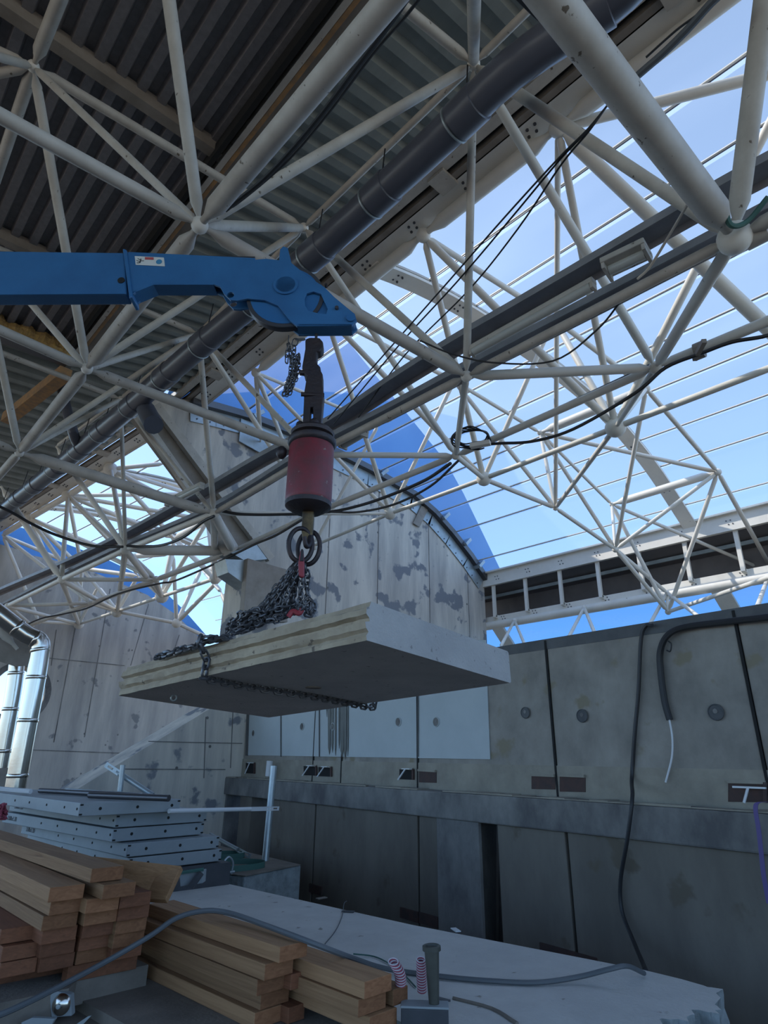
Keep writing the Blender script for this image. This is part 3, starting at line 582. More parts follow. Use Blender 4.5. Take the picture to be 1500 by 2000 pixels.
for ln in near.replace('\n', '').split(';'):
    a_, b_, r, k = ln.split(); r = float(r)*(.80 if a_+b_ in ('A0A1', 'A1A2', 'A2A3') else .70); MB().tube(ND[a_], ND[b_], r, 14).build(C_ if k == 'c' else W_, M['white_old'] if a_[0] in 'AUPDT' and b_[0] in 'AUPDT' else M['white'], sf, smooth=True)
for k, r in dict(A1=.11, A2=.10, A3=.10, P0=.09, P1=.09, U1=.10, U2=.10, U3=.09, U4=.09, T1=.21, T2=.10, T3=.10, T4=.15, B0=.18, B1=.17, B15=.15, B2=.15, Q1=.1, Q2=.1, Q3=.09, K0=.12, K1=.1, K2=.09, K3=.12, N1=.12, N2=.10, N3=.08, L1=.235, L2=.205, L3=.20, L4=.17, M1=.09, M2=.11, M3=.11, R1=.09, R2=.12, R3=.10, R0=.1).items():
    MB().ball(ND[k], r*.68, 18).build('ball_node', M['white'], sf, smooth=True)
# knuckle beside the big ball at the upper right
MB().tube(ND['T1']+V(.1, -.05, 0), atZ(1500, 448, zT*S), .09, 12).build(C_, M['white_old'], sf, smooth=True)
# far bay
FN = dict(T4=ND['T4'], T5=ND['T5'], T6=ND['T6'], T7=ND['T7'], N4=ND['N4'],
 FB1=nz(216, 916, 2.58), FB2=nz(133, 968, 2.58), FB3=nz(58, 1012, 2.58), FB4=nz(5, 1045, 2.58), n1=nz(383, 1031+118-116, zN), a=nz(305, 1132, zN), b=nz(178, 1178, zN), c=nz(76, 1214, zN), d=nz(-5, 1250, zN),
 F0=nz(420, 1130, zL), F1=nz(316, 1165, zL), F2=nz(229, 1194, zL), F3=nz(154, 1219, zL), F4=nz(88, 1243, zL), S1=nz(345, 1217, 1.45), S2=nz(408, 1246, 1.35), S3=nz(470, 1262, 1.3),
 u1=nz(325, 905, 2.65), u2=nz(372, 965, 2.6), u3=nz(448, 1112, 2.0), u4=nz(394, 1110, 2.2), u5=nz(406, 1016, 2.3), u6=nz(340, 1052, 2.3), u7=nz(480, 1128, 1.9), u8=nz(478, 1165, 1.6), u9=nz(338, 1080, 2.2), u10=nz(470, 1120, 1.7), u11=nz(452, 1205, 1.3),
 v1=nz(244, 1088, 2.2), v2=nz(270, 1125, 2.0), v3=nz(160, 1110, 2.2), v4=nz(192, 1146, 2.0), v5=nz(120, 1150, 2.1), g1=atG2(240, 1180), g2=atG2(60, 1085), g3=atG2(95, 1100), U5=ND['U5'], U6=nz(2, 950, zU), A3=ND['A3'], A4=ND['A4'], w1=nz(60, 1245, 1.9), u12=nz(431, 1155, 1.6))
FN['V0'] = nz(0, 1130, 1.4)
far = '''T4 T5 .075 c;T5 T6 .075 c;T6 T7 .075 c;U5 T5 .075 w;A3 T4 .01 w;U6 T6 .10 c;T5 N4 .14 w;T6 a .07 w;T7 b .07 w;N4 a .085 c;a b .085 c;b c .085 c;c d .08 c;
F0 F1 .07 c;F1 F2 .07 c;F2 F3 .065 c;F3 F4 .06 c;F2 S1 .08 c;S1 S2 .08 c;FB1 u1 .08 w;FB1 u2 .08 w;FB1 u5 .09 w;FB1 T5 .075 w;FB1 v1 .08 w;FB1 u6 .09 w;
FB2 u2 .08 w;FB2 u5 .08 w;FB2 u6 .09 w;FB2 v1 .09 w;FB2 T6 .075 w;FB2 a .085 w;FB2 v3 .08 w;FB3 v1 .08 w;FB3 v3 .09 w;FB3 a .08 w;FB3 v5 .08 w;FB3 b .085 w;FB4 v3 .08 w;FB4 v5 .09 w;FB4 c .08 w;FB4 b .08 w;FB4 FB3 .13 c;FB3 FB2 .13 c;FB2 FB1 .13 c;
T5 F1 .09 w;T5 a .0 x;T5 F2 .085 w;T6 F2 .085 w;T6 F3 .085 w;T7 F3 .08 w;T7 F4 .08 w;T4 F0 .09 w;a F1 .08 w;b F2 .08 w;c F3 .075 w;v1 F1 .08 w;v2 F1 .08 w;v1 F2 .075 w;v3 F2 .08 w;v2 F2 .08 w;v4 F2 .08 w;v4 F3 .075 w;v5 F3 .08 w;v3 F3 .08 w;v5 F4 .07 w;w1 F4 .06 w;
u5 F0 .09 w;u6 F0 .10 w;u5 F1 .085 w;u9 F1 .08 w;u9 S1 .08 w;u4 S1 .09 w;u3 S1 .09 w;u6 F1 .085 w;u4 u7 .08 w;u7 u8 .075 w;u7 u11 .08 w;u4 u12 .08 w;u12 u11 .08 w;u4 u3 .13 c;u6 u5 .13 c;v1 u9 .12 c;v3 v2 .10 c;g1 F2 .05 w;N4 F0 .07 w;u9 u6 .07 w;v2 v1 .06 w'''
sf2 = empty('space_frame', FN['T5'], 'white tubular space frame filling the bay beyond the gable wall at left', 'space frame')
for ln in far.replace('\n', '').split(';'):
    a_, b_, r, k = ln.split(); r = float(r)
    if r < .02: continue
    MB().tube(FN[a_], FN[b_], r*.82, 10).build(C_ if k == 'c' else W_, M['white'], sf2, smooth=True)
for k, r in dict(T5=.11, T6=.10, T7=.09, a=.10, b=.11, c=.1, F0=.17, F1=.22, F2=.22, F3=.2, F4=.16, S1=.17, FB1=.2, FB2=.2, FB3=.17, N4=.12, u7=.1, u5=.1, u6=.1).items():
    MB().ball(FN[k], r, 14).build('ball_node', M['white'], sf2, smooth=True)
# ------------------------------------------------------------------ big drain pipe
ZPI = 1.95*S
pc = [(1262, -70), (1180, 10), (1000, 135), (868, 262), (618, 492), (400, 668), (235, 812), (110, 915), (30, 978), (-60, 1050)]
pp = [atZ(x, y, ZPI) for x, y in pc]
dp = empty('drain_pipe', pp[4], 'large dark grey plastic drain pipe hung along the roof edge', 'pipe')
MB().sweep(pp, .175, 24, 3).build('pipe', M['pvc'], dp, smooth=True)
fullp = spline(pp, 12); L = 0; nxt = .5; k = 0
for a_, b_ in zip(fullp[:-1], fullp[1:]):
    L += (b_-a_).length
    if L > nxt:
        nxt += 1.28; d_ = (b_-a_).normalized()
        MB().lathe(a_-d_*.16, d_, [(0, .175), (.01, .190), (.30, .190), (.31, .175)], 24).build('socket', M['pvc'], dp, smooth=True)
        MB().lathe(a_+d_*.16, d_, [(0, .18), (.005, .194), (.02, .194), (.025, .18)], 24).build('clamp_band', M['galv'], dp, smooth=True)
        MB().tube(a_+V(0, 0, .16), a_+V(.05, 0, .75), .009, 6, False).build('hanger_wire', M['black'], dp)
# small downpipe meeting the big pipe
q0 = atZ(128, 790, 2.2*S); q1 = atZ(143, 845, 1.98*S); sp = MB().sweep([atZ(118, 740, 2.4*S), q0, q1, atZ(152, 868, 1.96*S)], .10, 12, 3)
sp.build('branch_pipe', M['pvc'], origin=q1, label='short dark branch pipe dropping onto the big drain pipe at left', cat='pipe', smooth=True)
MB().sweep([atZ(285, 800, 1.9*S), atZ(300, 830, 1.7*S)], .16, 12, 1).build('pipe_outlet', M['pvc'], origin=atZ(290, 815, 1.8*S), label='short dark pipe outlet below the drain pipe beside the channel', cat='pipe', smooth=True)
# ------------------------------------------------------------------ cable trays and lamps
def tray(pts, z, wd, name, lab, m):
    P_ = spline([atZ(x, y, z*S) for x, y in pts], 4); cs = []
    for i, p_ in enumerate(P_):
        t = (P_[min(i+1, len(P_)-1)]-P_[max(i-1, 0)]).normalized(); s_ = V(t.y, -t.x, 0).normalized()
        h, tk = .09, .012
        prof = [(-wd/2, 0), (-wd/2, h), (wd/2, h), (wd/2, 0), (wd/2-tk, 0), (wd/2-tk, h-tk), (-wd/2+tk, h-tk), (-wd/2+tk, 0)]
        cs.append([p_+s_*u+V(0, 0, v) for u, v in prof])
    return MB().rings(cs).build(name, m, origin=P_[len(P_)//2], label=lab, cat='cable tray')
tray([(1640, 268), (1500, 338), (1340, 425), (1150, 534), (1020, 608), (895, 678), (780, 748), (660, 826), (520, 898), (400, 966), (245, 1050), (120, 1108), (0, 1158), (-80, 1195)], 1.56, .29, 'cable_tray', 'upper grey cable tray crossing the hall, the one carrying the lamp', M['tray'])
tray([(1640, 357), (1435, 461), (1170, 598), (911, 731), (760, 810), (612, 884), (418, 999), (245, 1071), (120, 1129), (15, 1181), (-80, 1225)], 1.50, .27, 'cable_tray', 'lower grey cable tray resting on the white chord tube', M['tray'])
def lamp(p, q, z, lab, w_=.16):
    a_ = atZ(*p, z*S); b_ = atZ(*q, z*S); d_ = (b_-a_); L = d_.length; ang = math.atan2(d_.y, d_.x); c_ = (a_+b_)/2
    e = empty('lamp_fixture', c_, lab, 'lamp'); R = rotz(ang)
    MB().box(c_+V(0, 0, .05), (L, w_, .06), R).build('housing', M['white_old'], e, bevel=.01)
    MB().tube(c_-d_.normalized()*(L/2-.04)+V(0, 0, .0), c_+d_.normalized()*(L/2-.04), .05, 12, False).build('diffuser', M['lamp'], e, smooth=True)
    for s_ in (-1, 1): MB().box(c_+d_.normalized()*s_*(L/2-.02), (.03, w_*.9, .09), R).build('end_cap', M['white_old'], e)
lamp((1182, 532), (1268, 492), 1.455, 'grime covered tube lamp fixed under the upper tray at right', .26)
lamp((920, 690), (1162, 556), 1.455, 'long slim tube lamp under the upper tray right of the centre node', .10)
lamp((668, 872), (712, 846), 1.40, 'small white junction box under the lower tray beside the red weight', .16)
lamp((395, 690+260), (325, 985), 1.47, 'slim tube lamp under the upper tray left of the hook', .1)
# ------------------------------------------------------------------ cables in the roof
def cable(pts, r, lab, m='black', cat='cable', name='cable', n=6, seg=8):
    P_ = [p if isinstance(p, Vector) else atZ(p[0], p[1], p[2]*S) for p in pts]
    return MB().sweep(P_, r, seg, n).build(name, M[m], origin=P_[len(P_)//2], label=lab, cat=cat, smooth=True)
cable([(1560, 628, 1.46), (1500, 655, 1.44), (1430, 668, 1.45), (1370, 690, 1.44), (1300, 718, 1.42), (1240, 768, 1.36), (1120, 838, 1.36), (1040, 862, 1.38), (975, 866, 1.42), (930, 870, 1.44)], .022, 'black cable hanging in a shallow curve from the node at right to the coil')
cable([(1275, 712, 1.53), (1150, 770, 1.53), (1040, 822, 1.53), (960, 862, 1.52), (925, 872, 1.5)], .028, 'black cable strapped along the chord tube right of the coil')
cable([(880, 905, 1.44), (830, 938, 1.44), (760, 968, 1.42), (700, 988, 1.43), (640, 1000, 1.43), (540, 1005, 1.4), (470, 1004, 1.38), (432, 998, 1.39)], .028, 'black cable running behind the red weight to the left node')
cable([(895, 900, 1.42), (840, 950, 1.38), (770, 985, 1.34), (700, 1000, 1.35), (648, 1000, 1.38)], .020, 'slack black cable hanging below the chord right of the weight')
cable([(418, 1008, 1.35), (395, 1020, 1.34), (360, 1048, 1.3), (320, 1064, 1.3), (280, 1068, 1.33), (248, 1066, 1.35)], .028, 'black cable drooping between the two nodes left of the gable')
cable([(240, 1068, 1.36), (180, 1066, 1.38), (110, 1045, 1.45), (60, 1022, 1.5), (25, 1002, 1.55), (-30, 975, 1.6)], .03, 'thick black cable rising to the left edge of the frame')
cable([(595, 1012, 1.44), (540, 1045, 1.42), (500, 1062, 1.42), (455, 1084, 1.42), (400, 1110, 1.42), (340, 1135, 1.42), (310, 1140, 1.42), (230, 1160, 1.4), (170, 1188, 1.42), (120, 1200, 1.43), (70, 1212, 1.43), (0, 1248, 1.44)], .026, 'black cable tied along the lower chord from the hook to the left wall')
cable([(985, -40, 1.55), (1040, 15, 1.52), (1080, 52, 1.5), (1120, 95, 1.5), (1180, 165, 1.5), (1230, 215, 1.49), (1262, 252, 1.47)], .035, 'black cable lying along the top of the thickest tube')
cable([(1500, 385, 1.42), (1460, 432, 1.38), (1428, 440, 1.36), (1412, 405, 1.40), (1385, 378, 1.45)], .022, 'green and black cable looped over the large ball node', 'green')
cable([(1430, -30, 1.8), (1390, 5, 1.8), (1345, 55, 1.8), (1300, 100, 1.8), (1260, 135, 1.8), (1205, 182, 1.8)], .032, 'grey violet hose running down from the top edge at right', 'greycable')
cable([(1420, -30, 1.85), (1370, 22, 1.85), (1320, 60, 1.85), (1262, 112, 1.85)], .010, 'thin wire beside the violet hose at top right')
for i, (off, e, lab) in enumerate(((0, (640, 818), 'leftmost of three thin wires slanting across the glazing'), (7, (652, 828), 'middle of three thin wires slanting across the glazing'), (22, (700, 815), 'rightmost of three thin wires slanting across the glazing'))):
    cable([(1205-i*4, 182+i*4, 1.8), (1150, 250+off*.3, 1.75), (1090+off*.3, 310+off*.5, 1.72), (985+off*1.2, 425+off, 1.7), (880+off*1.6, 545+off, 1.68), (770+off, 670+off, 1.62), (e[0], e[1], 1.52)], .010, lab, 'black', n=5, seg=6)
cable([(830, -60, 1.52), (778, 22, 1.5), (700, 128, 1.5), (610, 246, 1.5), (520, 346, 1.48), (440, 410, 1.46)], .022, 'thick dark cable tied beside the large chord tube above the boom')
cable([(860, -60, 1.56), (800, 22, 1.54), (728, 105, 1.54), (640, 222, 1.54), (560, 315, 1.52), (470, 392, 1.5), (425, 420, 1.46)], .012, 'thin dark cable sagging beside the large chord tube above the boom')
cable([(345, 480, 1.48), (290, 570, 1.5), (240, 640, 1.5), (188, 712, 1.46)], .014, 'dark cable tied under the chord tube below the boom')
cable([(160, 735, 1.46), (110, 805, 1.48), (48, 880, 1.46)], .016, 'dark cable tied under the chord tube at the left edge')
cable([(1345, 395, 1.42), (1310, 455, 1.40), (1270, 520, 1.36), (1245, 545, 1.35)], .012, 'pale cord hanging from the thick tube to the lower tray', 'white_old')
cable([(1215, 585, 1.40), (1165, 645, 1.36), (1080, 705, 1.34), (960, 708, 1.36), (880, 690, 1.38), (820, 665, 1.42)], .010, 'thin slack wire below the lower tray at the centre node', 'black')
co = MB()
for k in range(5):
    rr = .25+.014*k; cc = atZ(920, 855+k*2.2-4, 1.46*S); co.sweep([cc+V(rr*math.cos(2*math.pi*i/18)*1.0, rr*math.sin(2*math.pi*i/18)*.9, .02*math.sin(i*1.3+k)) for i in range(19)], .011, 6, 2)
co.build('cable_coil', M['black'], origin=atZ(920, 855, 1.46*S), label='coil of black cable hung at the node right of the red weight', cat='cable', smooth=True)
jb = atZ(938, 868, 1.42*S); MB().box(jb, (.30, .09, .07), rotz(math.atan2(-.45, 1)+2.4)).build('junction_box', M['white'], origin=jb, bevel=.01, label='small white junction box with vents beside the coiled cable', cat='junction box')
cl = empty('tube_clamp', atZ(1366, 684, 1.47*S), 'dark clamp gripping the chord tube near the right edge', 'clamp')
MB().lathe(atZ(1358, 688, zN*S), ND['N0']-ND['N1'], [(0, .09), (.0, .10), (.09, .10), (.09, .09)], 16).build('band', M['beam_brown'], cl)
MB().box(atZ(1366, 684, 1.44*S), (.05, .34, .05), rotz(-.9)).build('flat_bar', M['beam_brown'], cl)
# ------------------------------------------------------------------ metal ducts at far left
def duct(pts, r, h, lab):
    P_ = [atH(x, y, h) for x, y in pts]; e = empty('metal_duct', P_[-1], lab, 'duct', 'metal ducts at the left edge')
    MB().sweep(P_, r, 20, 3).build('duct_tube', M['duct'], e, smooth=True)
    for i in range(1, len(P_)):
        d_ = (P_[i]-P_[i-1]).normalized()
        n_ = max(1, int((P_[i]-P_[i-1]).length/1.1))
        for k in range(n_): MB().lathe(P_[i-1].lerp(P_[i], (k+.6)/n_), d_, [(0, r*1.0), (.01, r*1.05), (.05, r*1.05), (.06, r)], 20).build('seam_ring', M['duct'], e, smooth=True)
    return e
duct([(-60, 1160), (0, 1201), (52, 1240), (76, 1252), (78, 1275), (66, 1350), (48, 1440), (26, 1560)], .15, 12, 'shiny steel duct with an elbow, foremost of the pair at the left edge')
duct([(36, 1270), (28, 1340), (16, 1410), (0, 1500)], .13, 13.2, 'straight shiny steel duct behind the elbowed one at the left edge')
MB().prism([atH(*p, 12.6) for p in ((-70, 1235), (10, 1228), (62, 1262), (56, 1300), (30, 1302), (-70, 1270))], (-.6, 1.5, .6)).build('dark_canopy', M['beam_brown'], origin=atH(20, 1270, 12.6), label='dark brown sheet canopy behind the duct elbow at left', cat='canopy')
MB().tube(atH(-20, 1205, 12.3), atH(34, 1268, 12.3), .08, 10).build('stay_tube', M['white_old'], origin=atH(0, 1230, 12.3), label='short pale stay tube under the canopy at left', cat='tube', smooth=True)
MB().prism([atH(*p, 13.8) for p in ((-60, 1424), (24, 1420), (20, 1560), (-60, 1560))], (-.3, .6, 0)).build('low_wall', M['beam_brown'], origin=atH(0, 1560, 13.8), label='low brown wall behind the ducts at the left edge', cat='wall')
# ------------------------------------------------------------------ crane boom and head
HP = V(2.25, 3.19, 0); HD = ray(750, 1000); HD.z = 0; HD.normalize(); BS = HD.cross(V(0, 0, 1)).normalized()
def atB(x, y, off=-.10): return atP(x, y, HP+HD*off, HD)
cb = empty('crane_boom', atB(0, 590), 'blue crane boom reaching in from the left and ending in a sheave head', 'crane')
TH = HD*.12
out = [(-420, 486), (243, 494), (247, 574), (-420, 578)]
MB().plate([atB(*p) for p in out], [], TH).build('boom_section', M['blue'], cb, bevel=.012)
MB().plate([atB(*p, -.115) for p in ((239, 485), (247, 487), (259, 580), (252, 582))], [], HD*.15).build('boom_collar', M['blue'], cb, bevel=.008)
MB().plate([atB(*p, -.05) for p in ((-420, 482), (498, 501), (498, 506), (-420, 489))], [], HD*.1).build('wear_strip', M['steel'], cb)
def cpx(x, y, r, n=22, off=-.10):
    c_ = atB(x, y, off); e = (atB(x+r, y, off)-c_).length; return circle(c_, BS, V(0, 0, 1), e, n), c_, e
near_o = [(248, 494), (400, 502), (498, 507), (520, 505), (545, 508), (547, 487), (553, 481), (562, 484), (566, 500), (569, 513), (600, 539), (633, 560), (653, 580), (677, 600), (693, 613), (697, 627), (687, 636), (580, 637), (567, 627), (543, 597), (517, 586), (483, 583), (463, 587), (450, 586), (437, 573), (430, 560), (417, 555), (300, 555), (272, 564), (260, 574), (252, 574)]
h1, c1, r1 = cpx(558, 557, 20); h2, c2, r2 = cpx(450, 576, 7)
h3 = [atB(*p) for p in ((595, 584), (599, 573), (612, 569), (627, 574), (634, 590), (640, 603), (637, 613), (622, 612), (603, 607), (596, 597))]
for off, nm in ((-.10, 'side_plate'), (.0, 'side_plate')):
    sh = HD*(off+.10)
    MB().plate([atB(*p)+sh for p in near_o], [[q+sh for q in h1], [q+sh for q in h2], [q+sh for q in h3]], HD*.02).build(nm, M['blue'], cb, bevel=.004)
for seg_ in (((250, 495), (498, 507)), ((300, 556), (417, 556)), ((258, 573), (300, 556)), ((580, 636), (687, 636))):
    a_, b_ = atB(*seg_[0]), atB(*seg_[1]); MB().prism([a_, b_, b_+V(0, 0, .015), a_+V(0, 0, .015)], TH).build('web_plate', M['blue'], cb)
_, c4, r4 = cpx(556, 572, 76); ws = c4+HD*.058
MB().lathe(ws-HD*.03, HD, [(0, r4*.9), (.0, r4), (.008, r4), (.03, r4*.95), (.052, r4), (.06, r4), (.06, r4*.9)], 48).build('sheave', M['steel'], cb, smooth=True)
MB().lathe(ws-HD*.033, HD, [(0, .001), (.0, r4*.5), (.002, r4*.55), (.002, r4*.84), (.0, r4*.9), (.066, r4*.9), (.066, .001)], 40).build('sheave_web', M['bluedark'], cb, smooth=True)
_, c5, r5 = cpx(622, 598, 30); MB().lathe(c5+HD*.04, HD, [(0, .02), (0, r5), (.02, r5*.85), (.04, r5), (.04, .02)], 32).build('sheave', M['bluedark'], cb, smooth=True)
MB().lathe(c1-HD*.012, HD, [(0, r1*.95), (0, r1*1.2), (.03, r1*1.2), (.03, r1*.95), (.0, r1*.95)], 32).build('boss_ring', M['blue'], cb, smooth=True)
MB().lathe(c1+HD*.022, HD, [(0, r1*.9), (.005, r1*.9), (.006, .001)], 24).build('hub', M['boxdark'], cb)
_, c6, r6 = cpx(685, 622, 9); MB().lathe(c6-HD*.015, HD, [(0, .001), (0, r6), (.145, r6), (.145, .001)], 18).build('pin', M['bluedark'], cb, smooth=True)
_, c7, r7 = cpx(658, 603, 4); MB().lathe(c7-HD*.02, HD, [(0, .001), (0, r7), (.03, r7), (.03, .001)], 6).build('bolt', M['steel'], cb)
_, c8, r8 = cpx(237, 548, 7); MB().lathe(c8-HD*.006, HD, [(0, .001), (0, r8), (.01, r8), (.01, .001)], 18).build('port_hole', M['hole'], cb)
_, c9, r9 = cpx(637, 557, 3); MB().lathe(c9-HD*.01, HD, [(0, .001), (0, r9), (.03, r9), (.03, .001)], 6).build('bolt', M['rust'], cb)
# warning decal: falling figure, red header, blue round sign
dq = lambda x, y: atB(x, y, -.104)
MB().plate([dq(263, 500), dq(320, 503), dq(322, 520), dq(265, 517)], [], HD*.003).build('decal', M['decal'], cb)
dr = lambda x, y: atB(x, y, -.107)
MB().plate([dr(283, 502), dr(300, 502.6), dr(300, 507), dr(283, 506.4)], [], HD*.002).build('decal_header', M['decalred'], cb)
MB().lathe(dr(310.5, 511), HD, [(0, .001), (0, .023), (.002, .023), (.002, .001)], 24).build('decal_sign', M['decalblue'], cb)
fg = MB()
for a_, b_, r_ in (((275, 507), (273, 513), .0035), ((274, 511), (266.5, 508.5), .002), ((273, 513), (267, 513.5), .002), ((274, 508), (269, 504.5), .0018), ((275, 509), (281, 509.2), .0015)): fg.tube(dr(*a_), dr(*b_), r_, 6, False)
fg.ball(dr(275, 506), .004, 8); fg.build('decal_figure', M['black'], cb)
# ------------------------------------------------------------------ hook block
HX = V(2.24, 3.195, 0)
def hz(y): return atP(620, y, HP, HD).z
hb = empty('hook_block', V(HX.x, HX.y, hz(990)), 'hook block with rusty shackles, red round weight and hook hanging from the boom head', 'hook block')
def hq(x, y, off=0): return atP(x, y, HP+HD*off, HD)
MB().tube(hq(617, 665), hq(622, 590), .011, 10, False).build('wire_rope', M['steel'], hb, smooth=True)
MB().plate([hq(*p, -.045) for p in ((596, 662), (603, 659), (625, 660), (631, 667), (631, 680), (626, 686), (619, 687), (618, 708), (626, 716), (626, 722), (590, 723), (590, 714), (596, 680))], [], HD*.09).build('rope_socket', M['rust'], hb, bevel=.012)
MB().plate([hq(*p, -.05) for p in ((592, 722), (625, 720), (630, 730), (630, 750), (632, 770), (630, 790), (628, 815), (627, 846), (612, 846), (611, 795), (606, 795), (605, 846), (590, 846), (593, 790), (594, 765), (599, 735), (594, 730))], [], HD*.10).build('clevis', M['rust'], hb, bevel=.014)
MB().tube(hq(588, 770, -.06), hq(633, 772, -.03), .016, 10, False).build('clevis_pin', M['rust'], hb)
MB().tube(hq(586, 728, -.02), hq(601, 729, -.02), .022, 10, False).build('clevis_pin', M['rust'], hb)
MB().ball(hq(614, 827, -.06), .035, 12, (1, 1, 1.2)).build('pin_head', M['rust'], hb, smooth=True)
MB().ball(hq(586, 830, -.02), .030, 12).build('pin_head', M['rust'], hb, smooth=True)
MB().ball(hq(550, 884, .0), .045, 12, (.9, .9, 1.1)).build('swivel_nut', M['rust'], hb, smooth=True)
zc = lambda y: hz(y)
Zt, Zb = zc(873), zc(986); AX = V(HX.x-.02, HX.y, 0)
def rpx(x0, x1, y): return (hq(x1, y)-hq(x0, y)).length/2
rb = rpx(561, 650, 930); cxy = (hq(561, 930)+hq(650, 930))/2; AX = V(cxy.x, cxy.y, 0)
def lz(name, prof, m): MB().lathe(AX, (0, 0, 1), [(z, r) for z, r in prof], 40).build(name, m, hb, smooth=True)
lz('weight', [(Zb-.05, rb*.55), (Zb-.02, rb*.8), (Zb+.01, rb*.97), (Zb+.04, rb), (Zt-.02, rb), (Zt, rb*.96)], M['red'])
lz('weight_foot', [(Zb-.055, rb*.2), (Zb-.055, rb*.62), (Zb-.018, rb*.985), (Zb+.012, rb*1.003), (Zb+.012, rb*.9)], M['rust'])
lz('swivel_collar', [(Zt-.01, rb*.9), (Zt, rb*1.03), (Zt+.02, rb*1.09), (Zt+.045, rb*1.08), (Zt+.06, rb*.95), (Zt+.075, rb*.80), (Zt+.085, rb*.82)], M['rust'])
lz('swivel_ring', [(Zt+.07, rb*.8), (Zt+.082, rb*.95), (Zt+.105, rb*.98), (Zt+.125, rb*.88), (Zt+.13, rb*.3)], M['rust'])
hk0 = hq(600, 985); hkx = hk0.copy()
MB().prism([hq(*p, -.02) for p in ((590, 985), (612, 985), (613, 1010), (611, 1040), (607, 1064), (600, 1070), (592, 1062), (588, 1034), (590, 1010))], HD*.05).build('hook', M['hookbrass'], hb, bevel=.012)
MB().sweep([hq(602, 1010, .01), hq(606, 1040, .01), hq(604, 1062, -.03), hq(598, 1066, -.07), hq(594, 1048, -.09)], lambda t: .026-.012*t, 10, 6).build('hook_tip', M['rust'], hb, smooth=True)
# hanging chain bundle left of the socket
def link_v(c_, d_, up, L, r, wd=None):
    d_ = d_.normalized(); s_ = (up-d_*up.dot(d_)).normalized(); wd = wd or L*.62; h = (L-wd)/2; pts = []
    for k in range(10):
        a_ = 2*math.pi*k/10; pts.append(c_+d_*(math.cos(a_)*wd/2+(h if math.cos(a_) > 0 else -h))+s_*math.sin(a_)*wd/2)
    return pts
def chain_mb(m, pts, L=.05, r=.006, jit=.0, seed=1, wd=None):
    rn = random.Random(seed); P_ = spline(pts, 8); acc = 0; step = L*.74; k = 0; up = V(.3, .2, 1).normalized()
    for a_, b_ in zip(P_[:-1], P_[1:]):
        l = (b_-a_).length; t = step-acc
        while t < l:
            c_ = a_+(b_-a_)*(t/l)+V(rn.uniform(-jit, jit), rn.uniform(-jit, jit), rn.uniform(-jit, jit)); d_ = (b_-a_).normalized()
            u1 = d_.cross(up).normalized(); u2 = d_.cross(u1); s_ = (u1+u2*.3) if k % 2 else (u2-u1*.3)
            if jit: s_ = s_+V(rn.uniform(-.6, .6), rn.uniform(-.6, .6), rn.uniform(-.6, .6))
            q = link_v(c_, d_, s_, L, r, wd); n_ = len(q); cs = []
            ax = (q[0]-c_).cross(q[2]-c_).normalized()
            for i in range(n_):
                o_ = (q[i]-c_).normalized(); cs.append([q[i]+o_*r*math.cos(2*math.pi*j/6)+ax*r*math.sin(2*math.pi*j/6) for j in range(6)])
            cs.append(cs[0]); m.rings(cs, cap=False); k += 1; t += step
        acc = (acc+l) % step if l < step-acc else (l-(t-step))
    return m
hc_ = MB(); rnd = random.Random(9)
chain_mb(hc_, [hq(600, 663), hq(580, 664, .0), hq(575, 672)], .07, .0055, seed=1)
for i in range(7):
    x0 = 565+i*2.6; chain_mb(hc_, [hq(x0+4, 700-i*2, rnd.uniform(-.03, .03)), hq(x0+2-i*.3, 730, rnd.uniform(-.03, .03)), hq(558+i*2.2, 755, 0), hq(554+i*1.8, 772-(i % 3)*3, 0)], .042, .005, .003, i)
chain_mb(hc_, [hq(566, 666), hq(561, 690), hq(560, 702)], .075, .0055, seed=3, wd=.03); chain_mb(hc_, [hq(562, 667), hq(567, 690), hq(569, 702)], .075, .0055, seed=4, wd=.03)
chain_mb(hc_, [hq(575, 672), hq(574, 688), hq(570, 705)], .05, .0055, seed=5)
hc_.tube(hq(564, 655), hq(563, 668), .004, 6, False)
hc_.build('hanging_chain', M['chain'], origin=hq(565, 660), label='short bunched black chain hanging left of the rope socket under the boom', cat='chain', smooth=True)
# ------------------------------------------------------------------ suspended slab
SC_ = V(2.279, 3.165, .478); SL, SW, ST = 2.117, 1.248, .183
SR = (Matrix.Rotation(-1.453, 3, 'Z')@Matrix.Rotation(-.060, 3, 'Y')@Matrix.Rotation(-.053, 3, 'X'))
def sl_(x, y, z): return SC_+SR@V(x*SL/2, y*SW/2, z*ST/2)
ls = empty('lifted_slab', SC_-V(0, 0, ST/2), 'thick grey concrete slab hanging level in chains from the crane hook', 'slab')
m = MB(); n = 40; cs = []; rnd = random.Random(2)
prof = [(-1, -1), (-1.0, -.78), (-.975, -.55), (-1.008, -.42), (-1.016, -.1), (-.965, .0), (-.965, .16), (-1.005, .28), (-1.0, .62), (-.965, .72), (-.95, 1), (0, 1), (.98, 1), (1, .9), (1, -.9), (.98, -1), (0, -1)]
for i in range(n+1):
    u = -1+2*i/n; c_ = []
    for j, (y, z) in enumerate(prof):
        e = 0
        if j < 11: e = rnd.uniform(-.008, .008)
        c_.append(sl_(u, y+e, z+(rnd.uniform(-.03, .03) if 0 < j < 10 else 0)))
    cs.append(c_)
m.rings(cs); so_ = m.build('slab_body', M['liftslab'], ls, smooth=True, ang=35)
so_.data.materials.append(M['liftedge'])
for p in so_.data.polygons:
    nl = SR.transposed()@p.normal
    cl_ = SR.transposed()@(Vector(p.center)+ls.location-SC_)
    if cl_.y < -SW/2*.94 and abs(nl.x) < .9 : p.material_index = 1
